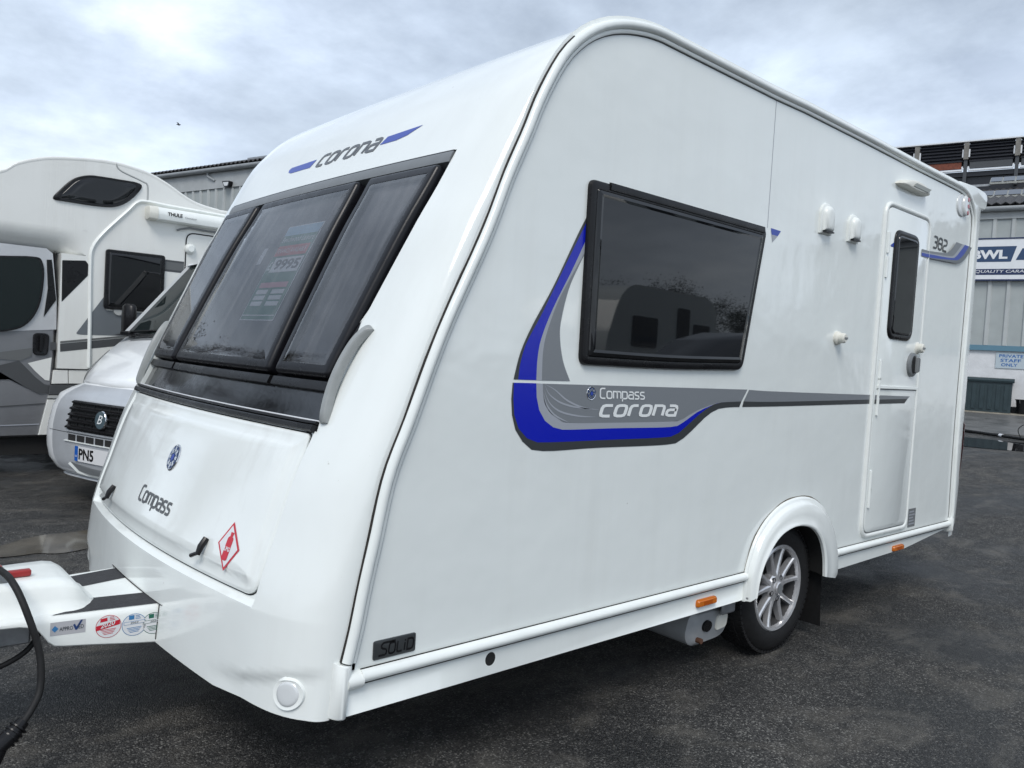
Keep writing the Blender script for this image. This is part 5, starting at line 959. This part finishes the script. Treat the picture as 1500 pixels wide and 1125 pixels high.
cpatch([(1.55,2.06),(1.60,2.02),(1.645,1.6),(1.652,1.33),(.42,1.20),(.05,1.34),(.56,1.92),(1.0,2.06)], .004, SILV, 'door_frame')
dw_ = [(1.19,1.948),(1.44,1.972),(1.515,1.94),(1.535,1.78),(1.505,1.53),(1.42,1.37),(1.30,1.30),(1.1,1.272),(.62,1.26),(.38,1.31),(.40,1.44),(.72,1.86),(.90,1.93)]
dw_ = cr(dw_, 4, True); g_ = dome(dw_, [(1, .006), (1, .022), (.985, .024)], cab, 5).obj('cab_window', BLK, mh, 0); dome(dw_, [(.955, .0255)], cab, 6).obj('pane', CABG, g_, 60)
seat = fillet([(1.02,1.36),(1.34,1.36),(1.40,1.60),(1.36,1.86),(1.22,1.88),(1.10,1.66)], .04, 3)
cpatch([(1.552,1.958),(1.593,1.963),(1.640,1.60),(1.545,1.435),(1.570,1.70)], .009, BLK, 'pillar_decal')
patch(fillet([(1.668,1.966),(1.86,1.986),(1.884,1.955),(1.884,1.848),(1.676,1.585)], .008, 3), [(0, .002)], Mh).obj('side_decal', BLK, mh, 0)
MB().loft([[cab(x, z, .0075) for x, z in ((1.611,2.045),(1.656,1.6),(1.662,1.23),(1.60,.64),(1.535,.37))], [cab(x+.008, z, .0075) for x, z in ((1.611,2.045),(1.656,1.6),(1.662,1.23),(1.60,.64),(1.535,.37))]]).obj('door_gap', UNDER, mh, 0)
for z0, z1, x1, mt, th in ((.611,.641,1.585,MHG2,.010), (.442,.452,1.54,LITG,.010)): MB().loft([[cab(.6, z0-.03, .006), cab(1.23, z0, .006), cab(x1, z1, .006)], [cab(.6, z0-.03+th, .006), cab(1.23, z0+th, .006), cab(x1, z1+th, .006)]]).obj('door_crease', mt, mh, 0)
hd = patch(fillet([(1.470,1.085),(1.592,1.085),(1.600,1.29),(1.466,1.29)], .045, 5), [(0, .004), (.004, .016), (.014, .018), (.03, .010)], cab).obj('door_handle', BLK, mh, 50); patch(fillet([(1.515,1.12),(1.548,1.12),(1.548,1.27),(1.515,1.27)], .012, 4), [(0, .012), (.004, .030)], cab).obj('handle_grip', BLK, hd, 50)
cpatch([(.6,1.01),(1.213,1.100),(1.461,1.150),(1.463,1.08),(1.380,1.032),(1.215,1.040),(.6,.94)], .008, MHG, 'door_band')
cpatch([(.6,.88),(1.217,.985),(1.367,1.032),(1.50,.885),(1.570,.825),(1.635,.805),(1.628,.742),(1.532,.733),(1.426,.792),(1.218,.929),(.6,1.05-.2)], .0085, MHG2, 'door_band')
cpatch([(1.434,1.012),(1.622,1.072),(1.610,.858),(1.575,.862),(1.50,.935)], .0088, MHW, 'door_patch')
cpatch([(1.61,1.21),(1.655,1.215),(1.655,1.145),(1.61,1.135)], .008, MHG2, 'door_band')
patch([(1.677,1.202),(2.3,1.300),(2.3,1.230),(1.68,1.128)], [(0, .002)], Mh).obj('grey_band', MHG2, mh, 0); patch([(1.677,1.225),(2.3,1.323),(2.3,1.304),(1.677,1.206)], [(0, .002)], Mh).obj('grey_band', MHG, mh, 0)
patch(fillet([(1.80,1.300),(1.845,1.37),(2.043,1.69),(2.043,1.54),(2.9,1.54),(2.9,1.33),(1.86,1.295)], .02, 3), [(0, .002)], Mh).obj('grey_patch', MIDG2, mh, 0)
# lower panels behind the door
wpan = lambda P, h, mt, nm: patch(P, [(0, -.12), (0, h-.003), (.003, h)], Mh).obj(nm, mt, mh, 0)
wpan([(1.625,.830),(1.635,.955),(1.752,.960),(1.758,.835)], -.01, MHW, 'lower_panel'); wpan([(1.764,.835),(1.758,.960),(2.01,.966),(2.02,.835)], -.012, MHW, 'lower_panel'); wpan([(1.605,.728),(1.614,.822),(2.02,.828),(2.02,.735)], -.012, MHG2, 'lower_band'); wpan([(1.60,.695),(1.602,.722),(2.02,.730),(2.02,.70)], -.012, MHL, 'lower_band'); wpan([(1.535,.36),(1.598,.685),(2.02,.690),(2.02,.36)], -.02, MHW, 'sill_panel')
# habitation window, overcab window, door, awning, rail
hw_ = RP([(2.026,1.553),(2.026,2.117),(2.563,2.121),(2.563,1.553)], .03); w_ = patch(hw_, [(0, 0), (0, .02), (.006, .03), (.03, .03)], Mh, cap=False).obj('side_window', BLK, mh, 50); patch(hw_, [(.03, .028), (.034, .034), (.05, .036)], Mh).obj('pane', PANE, w_, 50)
ow = cr([(1.575,2.508),(1.63,2.602),(1.729,2.715),(1.847,2.772),(1.97,2.784),(2.13,2.787),(2.275,2.787),(2.325,2.755),(2.263,2.65),(2.169,2.560),(2.059,2.513),(1.888,2.499),(1.70,2.500)], 4, True)
w_ = dome(ow, [(1, 0), (.99, .012), (.96, .020), (.85, .018)], Mh).obj('overcab_window', BLK, mh, 50); dome(ow, [(.84, .0185), (.82, .022)], Mh).obj('pane', PANE, w_, 50)
rl = cr([(3.3,2.600),(3.037,2.606),(2.6,2.612),(2.364,2.618),(2.282,2.592),(2.204,2.50),(2.005,2.263),(1.917,2.114),(1.903,1.96),(1.915,1.5),(1.925,.99)], 6); nr = pathn(rl)
MB().loft([[Mh(p[0]+q.x*a, p[1]+q.y*a, h) for a, h in ((-.018, 0), (-.014, .014), (0, .022), (.014, .014), (.018, 0))] for p, q in zip(rl, nr)]).obj('side_rail', WP, mh, 50)
sl = cr([(2.09,2.936),(2.125,2.874),(2.323,2.809),(2.374,2.775),(2.38,2.635)], 6); nr = pathn(sl); MB().loft([[Mh(p[0]+q.x*a, p[1]+q.y*a, h) for a, h in ((-.008, .001), (0, .006), (.008, .001))] for p, q in zip(sl, nr)]).obj('body_seam', MHL, mh, 50)
aw = [(0, 2.45), (.03, 2.445), (.11, 2.46), (.125, 2.50), (.12, 2.545), (.09, 2.575), (0, 2.58)]
a_ = MB().loft([[Mh(x, z, h) for h, z in aw] for x in (2.452, 5.6)], caps=True).obj('awning_case', WP, mh, 40); MB().loft([[Mh(x, 2.513+(z-2.513)*k, h*k) for h, z in aw] for x, k in ((2.362, .8), (2.372, 1), (2.45, 1.05))], caps=True).obj('end_cap', CREAM, a_, 40)
text_mesh('THULE', (2.535, 2.500), (2.675, 2.500), (2.535, 2.535), Mh, .128, bold=.03).obj('awning_lettering', BLK, a_, 0); text_mesh('Omnistor', (2.70, 2.497), (2.815, 2.497), (2.70, 2.515), Mh, .128).obj('awning_lettering', GREYP, a_, 0)
MB().tube([Mh(2.66, 2.385, .02), Mh(2.69, 2.40, .03), Mh(2.78, 2.425, .03), Mh(2.95, 2.42, .03), Mh(3.2, 2.42, .03)], .010, 8).obj('gutter_strip', GREYP, mh)
dd = RP([(2.755,.55),(2.755,2.385),(3.36,2.385),(3.36,.55)], .09); MB().loft([[Mh(x, z, .004) for x, z in dd.at(0)], [Mh(x, z, .004) for x, z in dd.at(.012)]], closed=True).obj('entrance_door', BLK, mh, 0)
patch([(2.57,1.97),(2.75,1.97),(2.75,2.085),(2.57,2.085)], [(0, .002)], Mh).obj('grey_band', MHG2, mh, 0); patch([(2.57,1.99),(2.75,1.99),(2.75,2.065),(2.57,2.065)], [(0, .003)], Mh).obj('grey_band', MHG, mh, 0)
MB().lathe([(0,-.05),(.03,-.05),(.05,-.03),(.055,0)], (2.80, YM, 2.22), 'y', 16).obj('door_lamp', WP, mh)
MB().lathe([(0,-.02),(.045,-.018),(.05,0)], (2.16, YM, 1.545), 'y', 20).obj('filler_cap', MHL, mh)
wheel(.12, YM+.12, .33, 1, mh); wheel(4.4, YM+.06, .33, 1, mh)
MB().box((-.8, YM+.12, .17), (6.7, YM+2.1, .50)).obj('chassis', UNDER, mh, 0)  # chassis block made low and wide to deepen the shade beneath

# ------------------------------------------------------------------ white campervan nose on, parked between
vn = thing('campervan', 'white campervan with silver grille and number plate, nose showing behind the caravan', 'campervan', (1.58, 4.45, 0), math.radians(18.7))
HW = [(.205,.68),(.225,.76),(.26,.83),(.33,.92),(.42,.965),(.5,.97),(.6,.95),(.735,.91),(.835,.84),(.885,.72),(.918,.60),(.935,.54)]; FX = [(.205,.10),(.225,.05),(.26,.015),(.33,.0),(.6,.0),(.735,.01),(.835,.03),(.90,.06),(.935,.085)]
def nose(ly, z):
    w_ = lerp_tab(HW, z); t = min(abs(ly)/w_, 1); return lerp_tab(FX, z)+.05*t*t+.30*(1-(1-t**8)**.5)
def Vm(ly, z, h): return (nose(ly, z)-h, ly, z)
def nrow(z): w_ = lerp_tab(HW, z); return [(nose(q*w_, z), q*w_, z) for q in [math.sin(k/24*math.pi/2) for k in range(-24, 25)]]
VW = mat('van_white', (.76, .775, .775), .16, coat=.5, nscale=8, namt=.05); VS = mat('van_silver', (.52, .54, .56), .28, metal=.3, coat=.4, nscale=6, namt=.08)
rws = [nrow(z) for z in (.205,.225,.26,.30,.33,.38,.42,.46,.5,.55,.6,.67,.735,.79,.835,.86,.885,.90,.918,.935)]
b = MB().loft(rws); back = [[(1.0, p[1]*1.10, p[2]) for p in r] for r in rws]
for k in (0, -1): b.loft([[r[k] for r in rws], [(.55, (p[1]+(.12 if k else -.12)), p[2]) for p in [r[k] for r in rws]], [(1.6, (1.0 if k else -1.0), p[2]) for p in [r[k] for r in rws]]])
b.obj('bumper', VW, vn, 45)
sil = [(.38,.922),(.52,.855),(.60,.79),(.632,.69),(.648,.60),(.650,.51),(.635,.385),(.585,.32),(.53,.267),(.50,.245)]
P = sil+[(-y, z) for y, z in sil[::-1]]; zz_ = [.245+(.925-.245)*i/16 for i in range(17)]
def wsil(z): return lerp_tab([(q, p) for p, q in sil[::-1]], z)
MB().loft([[Vm(wsil(z)*k/12, z, .004) for k in range(-12, 13)] for z in zz_]).obj('bumper_insert', VS, vn, 60)
gr = RP([(.375,.805),(.435,.572),(-.435,.572),(-.375,.805)], .035, 5, 10)
g_ = patch(gr, [(-.010, .003), (-.008, .012), (.0, .012), (.004, .006)], Vm, cap=False).obj('grille', VS, vn, 40); patch(gr, [(.002, .0065)], Vm, inner=5).obj('grille_back', UNDER, g_, 0)
for k in range(5):
    z = .598+k*.048; w_ = .428-.06*(z-.572)/.233; MB().loft([[Vm(w_*j/10, z+dz_, h) for j in range(-10, 11)] for dz_, h in ((-.006, .007), (-.006, .026), (.003, .030), (.010, .020), (.016, .008))]).obj('grille_slat', BLK, g_, 40)
for k in range(-4, 5): MB().loft([[Vm(k*.095+s_, z, h) for z in (.578, .68, .80)] for s_, h in ((-.004, .007), (-.003, .011), (.003, .011), (.004, .007))]).obj('grille_bar', BLK, g_, 0)
for k in range(-3, 4): MB().loft([[Vm(k*.118+s_, z, h) for z in (.497, .520, .545)] for s_, h in ((-.050, .0055), (.050, .0055))]).obj('air_slot', UNDER, vn, 0)
MB().loft([[Vm(.45*j/10, z, h) for j in range(-10, 11)] for z, h in ((.488, .004), (.489, .014), (.494, .014), (.495, .004))]).obj('slot_edge', WP, vn, 0)
MB().loft([[Vm(.72*j/12, z, .0055) for j in range(-12, 13)] for z in (.553, .5565)]).obj('bumper_joint', UNDER, vn, 0)
em = patch(disc((-.035,.688), .066, .070, 28), [(0, .015), (0, .028), (.006, .034), (.012, .032)], Vm, inner=2).obj('badge', CHROME, vn, 50); patch(disc((-.035,.688), .061, .064, 28), [(0, .0345)], Vm, inner=2).obj('badge_field', mat('badge_slate', (.05, .08, .095), .3), em, 0)
text_mesh('B', (-.003,.660), (-.065,.660), (-.003,.723), Vm, .036, shear=.35).obj('badge_letter', LETW, em, 0); 
pl_ = MB().loft([[Vm(.285*j/8, z, .016) for j in range(-8, 9)] for z in (.353, .41, .466)]).obj('number_plate', mat('plate_white', (.70, .70, .70), .3), vn, 0)
MB().loft([[Vm(y, z, .0175) for y in (.286, .265, .243)] for z in (.353, .41, .466)]).obj('plate_band', mat('plate_blue', (.01, .10, .42), .3), pl_, 0)
text_mesh('PN5', (.232,.368), (.045,.368), (.232,.452), Vm, .0175, bold=.03).obj('plate_lettering', BLK, pl_, 0); text_mesh('GB', (.278,.385), (.252,.385), (.278,.398), Vm, .0185).obj('plate_lettering', LETW, pl_, 0)
P = [(.36,.335),(.26,.275),(.12,.262),(-.12,.262),(-.26,.275),(-.36,.335)]; patch(P, [(0, .006)], Vm, inner=4).obj('lower_grille', GREYP, vn, 0); MB().loft([[Vm(y, z, .006) for y, z in P], [Vm(y*1.07, z-.018, .012) for y, z in P]]).obj('grille_lip', WP, vn, 0)
MB().loft([[(nose(.6*j/8, .22)-.02, .6*j/8, .232-.006*abs(j)/8) for j in range(-8, 9)], [(nose(.6*j/8, .22)-.03, .6*j/8, .215) for j in range(-8, 9)], [(nose(.6*j/8, .22)+.06, .6*j/8, .205) for j in range(-8, 9)]]).obj('spoiler_lip', VS, vn, 40)
# bonnet, lamps, wings, windscreen, roof
def bon(t, q):
    w_ = .48+.53*t**.75; z = .955+.385*t**.85; return (.085+.75*t+.05*q*q*(1-t)+.03*q*q, q*w_, z-.035*abs(q)**4+.02*(1-q*q))
rr = [[bon((t/14)**1.3, q/12) for q in range(-12, 13)] for t in range(15)]; rr = [[(p[0]+.012, p[1], .922) for p in rr[0]], [(p[0]-.006, p[1], .930) for p in rr[0]], [(p[0]-.008, p[1], .948) for p in rr[0]]]+rr
MB().loft(rr).obj('bonnet', VW, vn, 50)
MB().loft([[tuple(Vector(bon(t, q/20))+Vector((0, 0, .004))) for q in range(9, 17)] for t in (.80, .88)]).obj('scuttle_vent', GREYP, vn, 0)
for s_ in (-1, 1):
    e_ = [bon((t/14)**1.3, s_) for t in range(0, 11)]
    MB().loft([[tuple(Vector(p)+Vector((-.002, s_*a*(.25+.75*math.sin(math.pi*i/10)), dz_))) for i, p in enumerate(e_)] for a, dz_ in ((.0, .004), (.022, .002), (.038, -.02), (.042, -.07))]).obj('headlamp', mat('headlamp_glass', (.13, .135, .13), .1, coat=.6), vn, 60)
    MB().loft([[tuple(Vector(bon((t/14)**1.3, s_))+Vector((.03, s_*a, dz_))) for t in range(0, 15)] for a, dz_ in ((.0, -.006), (.02, -.03), (.025, -.2), (.02, -.6))]).obj('front_wing', VW, vn, 60)
    MB().loft([[(.84, s_*1.0, 1.31), (1.34, s_*.82, 1.98)], [(.80, s_*.95, 1.35), (1.30, s_*.77, 2.01)], [(.87, s_*.92, 1.35), (1.36, s_*.75, 2.01)]]).obj('screen_pillar', VW, vn, 30)
    mm_ = MB(); secs = []
    for z, k in ((1.33, .75), (1.35, 1), (1.50, 1), (1.58, .95), (1.605, .6)): secs.append([(1.00+.05*k*math.cos(a), s_*1.19+.085*k*math.sin(a), z) for a in [2*math.pi*i/14 for i in range(14)]])
    mm_.loft(secs, closed=True, caps=True).tube([(1.05, s_*1.0, 1.36), (1.02, s_*1.14, 1.38)], .03).obj('door_mirror', BLK, vn, 50)
    MB().add([(.90, s_*1.0, .32), (3.6, s_*1.0, .32), (3.6, s_*1.0, 1.30), (.86, s_*1.0, 1.30), (3.6, s_*.82, 1.98), (1.36, s_*.82, 1.98)], [(0,1,2,3), (3,2,4,5)]).obj('side_panel', VW, vn, 40)
MB().loft([[(.82+.50*t-.06*(1-(q/8)**2), q/8*(.95-.17*t), 1.335+.66*t) for q in range(-8, 9)] for t in [i/6 for i in range(7)]]).obj('windscreen', CABG, vn, 60)
MB().tube([(.76, .86, 1.345), (.80, .55, 1.37), (.76, .0, 1.38)], .010, 6).obj('wiper', BLK, vn); MB().bbox((.74, .80, 1.315), (.86, .93, 1.355), .01).obj('wiper_base', BLK, vn)
MB().loft([[(.70+.04*(1-(q/8)**2), q/8*.95, 1.315), (.80-.05*(1-(q/8)**2), q/8*.95, 1.34)] for q in range(-8, 9)]).obj('scuttle', BLK, vn, 60)
MB().loft([[(x, q/6*.82, 1.98+.06*(1-(q/6)**2)) for q in range(-6, 7)] for x in (1.28, 2.2, 3.6)]).obj('roof', VW, vn, 60)
wheel(1.0, -.93, .33, 1, vn); wheel(1.0, .93, .33, -1, vn)
MB().box((.35, -.85, .17), (3.5, .85, .45)).obj('underbody_shade_block', UNDER, vn, 0)  # unseen block under the van, added to darken the ground below

# ------------------------------------------------------------------ small things in the yard
gp = lambda x, y, dz=0: (x, y, ground_z(x, y)+dz)
hp = thing('hose_pole', 'long black pole lying on the wet ground by the puddle', 'pole')
MB().tube([gp(15.75, 3.6, .035), gp(15.51, 3.25, .03), gp(14.55, 2.04, .04), gp(13.9, 1.2, .05)], .028, 10).obj('shaft', BLK, hp)
for t in (.62,): MB().tube([gp(15.51-.96*t, 3.25-1.21*t, .042), gp(15.46-.96*t, 3.19-1.21*t, .042)], .0295, 10).obj('collar', SIGNW, hp)
MB().tube(cr([gp(14.6, 2.1, .04), gp(14.5, 2.12, .20), gp(14.3, 1.9, .30), gp(14.1, 1.6, .1)], 5), .006, 6).obj('cord', BLK, hp)
sp_ = thing('brush_pole', 'upright pole with white shaft and black grip at the right edge, by the wall', 'pole', gp(15.05, 2.12))
MB().tube([(0, 0, 1.30), (.02, -.03, 1.76)], .016, 10).obj('shaft', SIGNW, sp_); MB().tube([(-.01, .01, 1.05), (0, 0, 1.30)], .026, 10).obj('grip', BLK, sp_); MB().tube([(-.04, .03, 0), (-.01, .01, 1.05)], .014, 10).obj('lower_shaft', GALV, sp_)
bird = thing('bird', 'tiny dark bird flying in the cloudy sky at upper left', 'bird', (20.4, 61.1, 17.45))
bird.scale = (.7, .7, .7)
BIRD = mat('bird_dark', (.03, .03, .035), .8)
MB().loft([[(r*math.cos(a)+x, y0, r*math.sin(a)) for a in [2*math.pi*k/8 for k in range(8)]] for y0, r, x in ((-.25, .005, 0), (-.15, .05, 0), (0, .07, 0), (.15, .05, 0), (.28, .01, 0))], closed=True, caps=True).obj('body', BIRD, bird)
for s_ in (-1, 1): MB().loft([[(s_*.04, -.08, .03), (s_*.04, .10, .03)], [(s_*.22, -.02, .12), (s_*.22, .13, .12)], [(s_*.42, .10, .06), (s_*.42, .16, .06)]]).obj('wing', BIRD, bird, 0)
bird.rotation_euler = (0, .2, .9)

# ------------------------------------------------------------------ the far side of the yard, seen only mirrored in the windows
BARK = mat('bark', (.055, .042, .032), .9, nscale=14, namt=.4); LEAF = mat('dark_leaves', (.032, .050, .022), .6, nscale=2.5, namt=.5); LEAF2 = mat('brown_leaves', (.055, .048, .030), .7, nscale=2.5, namt=.5)
def tree(x, y, h, w, seed, label, lf, nl=1500):
    rnd = random.Random(seed); t = thing('tree', label, 'tree', (x, y, ground_z(x, y)), rnd.uniform(0, 6), 'trees around the yard'); b = MB()
    b.tube([(0, 0, -.1), (.1*w, 0, h*.35), (.05*w, .08*w, h*.7), (0, 0, h*.95)], [h*.022, h*.017, h*.010, .02], 8); tips = []
    for k in range(16):
        z = h*(.25+.65*k/16); a = rnd.uniform(0, 6.28); l = w*(1-.6*abs(k/16-.35))*rnd.uniform(.7, 1.1); p = [(0, 0, z), (l*.5*math.cos(a), l*.5*math.sin(a), z+.12*l), (l*math.cos(a), l*math.sin(a), z+.35*l)]
        b.tube(p, [h*.008, h*.005, .012], 5); tips += p[1:]
    b.obj('trunk', BARK, t, 60); c = MB()
    for i in range(nl):
        p = Vector(rnd.choice(tips))+Vector((rnd.gauss(0, .17*w), rnd.gauss(0, .17*w), rnd.gauss(0, .07*h))); s_ = rnd.uniform(.035, .085)*w/2.4
        u = Vector((rnd.uniform(-1, 1), rnd.uniform(-1, 1), rnd.uniform(-1, 1))).normalized(); q = u.cross(Vector((rnd.uniform(-1, 1), rnd.uniform(-1, 1), rnd.uniform(-1, 1)))).normalized()
        c.v += [tuple(p-u*s_), tuple(p+q*s_*.6), tuple(p+u*s_), tuple(p-q*s_*.6)]; n = len(c.v); c.f.append((n-4, n-3, n-2, n-1))
    me = bpy.data.meshes.new('crown'); me.from_pydata(c.v, [], c.f); me.materials.append(lf); o = bpy.data.objects.new('crown', me); C.objects.link(o); o.parent = t
for i, (x, y, h, w) in enumerate([(52, -48, 9.5, 2.6), (57, -50, 8.2, 3.0), (63, -50, 7.2, 3.2), (69, -51, 9.8, 3.4), (75, -50, 8.6, 3.4), (86, -52, 8, 3.8), (100, -52, 9.5, 3.8)]):
    tree(x, y, h, w, 20+i, 'leafy tree beyond the yard, showing only as a dark reflection in the side window', LEAF, 6500)
for i, (x, y, h, w) in enumerate([(-9.5, 22, 9.6, 2.6), (-12.0, 25, 10.6, 2.8), (-6.2, 25, 8.6, 2.4), (-15, 30, 10.5, 2.8), (-3.5, 29, 8.0, 2.4)]):
    tree(x, y, h, w, 50+i, 'half-bare tree left of the yard, showing only as a reflection in the front windows', LEAF2, 6000)
# a dark car and a white caravan across the yard
CARP = mat('dark_car_paint', (.035, .037, .042), .2, metal=.4, coat=.6); 
ca = thing('parked_car', 'dark estate car across the yard, showing only as a reflection in the side window', 'car', (7.9, -3.6, ground_z(7.9, -3.6)), math.radians(8))
sec = [(-2.2, .55, .95, .70), (-2.1, .40, 1.0, .85), (-1.2, .35, 1.02, .86), (-.55, .35, 1.05, .86), (.1, .35, 1.05, .86), (1.6, .35, 1.05, .86), (2.05, .40, 1.02, .84), (2.15, .6, .9, .72)]
MB().loft([[(x, -w_, z0), (x, -w_-.03, (z0+z1)/2), (x, -w_+.03, z1), (x, 0, z1+.02), (x, w_-.03, z1), (x, w_+.03, (z0+z1)/2), (x, w_, z0)] for x, z0, z1, w_ in sec], closed=True, caps=True).obj('body', CARP, ca, 40)
MB().loft([[(x, -w_, 1.04), (x, -w_*.86, z1-.05), (x, -w_*.74, z1), (x, w_*.74, z1), (x, w_*.86, z1-.05), (x, w_, 1.04)] for x, z1, w_ in ((-.75, 1.10, .82), (.0, 1.62, .80), (.5, 1.74, .80), (1.4, 1.72, .80), (1.9, 1.55, .78), (2.05, 1.10, .78))], caps=True).obj('cabin', CARP, ca, 40)
for s_ in (-1, 1):
    for P in ([(-.50, 1.10), (.02, 1.54), (.42, 1.62), (.42, 1.10)], [(.50, 1.10), (.50, 1.63), (1.2, 1.61), (1.2, 1.10)], [(1.28, 1.10), (1.28, 1.60), (1.72, 1.50), (1.85, 1.10)]): MB().add([(x, s_*(.835-.125*(z-1.04)/.6), z) for x, z in P], [(0,1,2,3)]).obj('window', PANE, ca, 0)
    for x in (-1.35, 1.3): MB().lathe([(0, -.01), (.20, -.01), (.21, .0), (.31, .0), (.32, .03), (.32, .18)], (x, .86*s_-(.0 if s_ < 0 else .18), .32), 'y', 28).obj('wheel', RUBBER, ca)
oc = thing('parked_caravan', 'white caravan across the yard, showing only as a reflection in the side window', 'caravan', (13.2, -9.5, ground_z(13.2, -9.5)), math.radians(-10))
P = fillet([(-2.3, .45), (-2.5, 1.2), (-1.9, 2.5), (1.9, 2.55), (2.4, 2.3), (2.4, .45)], [.05, .5, .6, .5, .4, .05], 6)
b = MB().loft([[(x, y, z) for x, z in P] for y in (-1.1, 1.1)], closed=True, caps=True); b.obj('body', WS, oc, 30)
for P in ([(-1.5, 1.3), (-1.5, 1.9), (-.5, 1.9), (-.5, 1.3)], [(.4, .6), (.4, 2.2), (.95, 2.2), (.95, .6)], [(1.2, 1.4), (1.2, 1.9), (2.0, 1.9), (2.0, 1.4)]): MB().loft([[(x, y, z) for x, z in fillet(P, .06, 4)] for y in (1.101, 1.13)], closed=True, caps=True).obj('window', PANE, oc, 20)
for y in (-1.05, .9): MB().lathe([(0, 0), (.18, 0), (.31, .0), (.31, .17)], (.1, y, .31), 'y', 24).obj('wheel', RUBBER, oc)
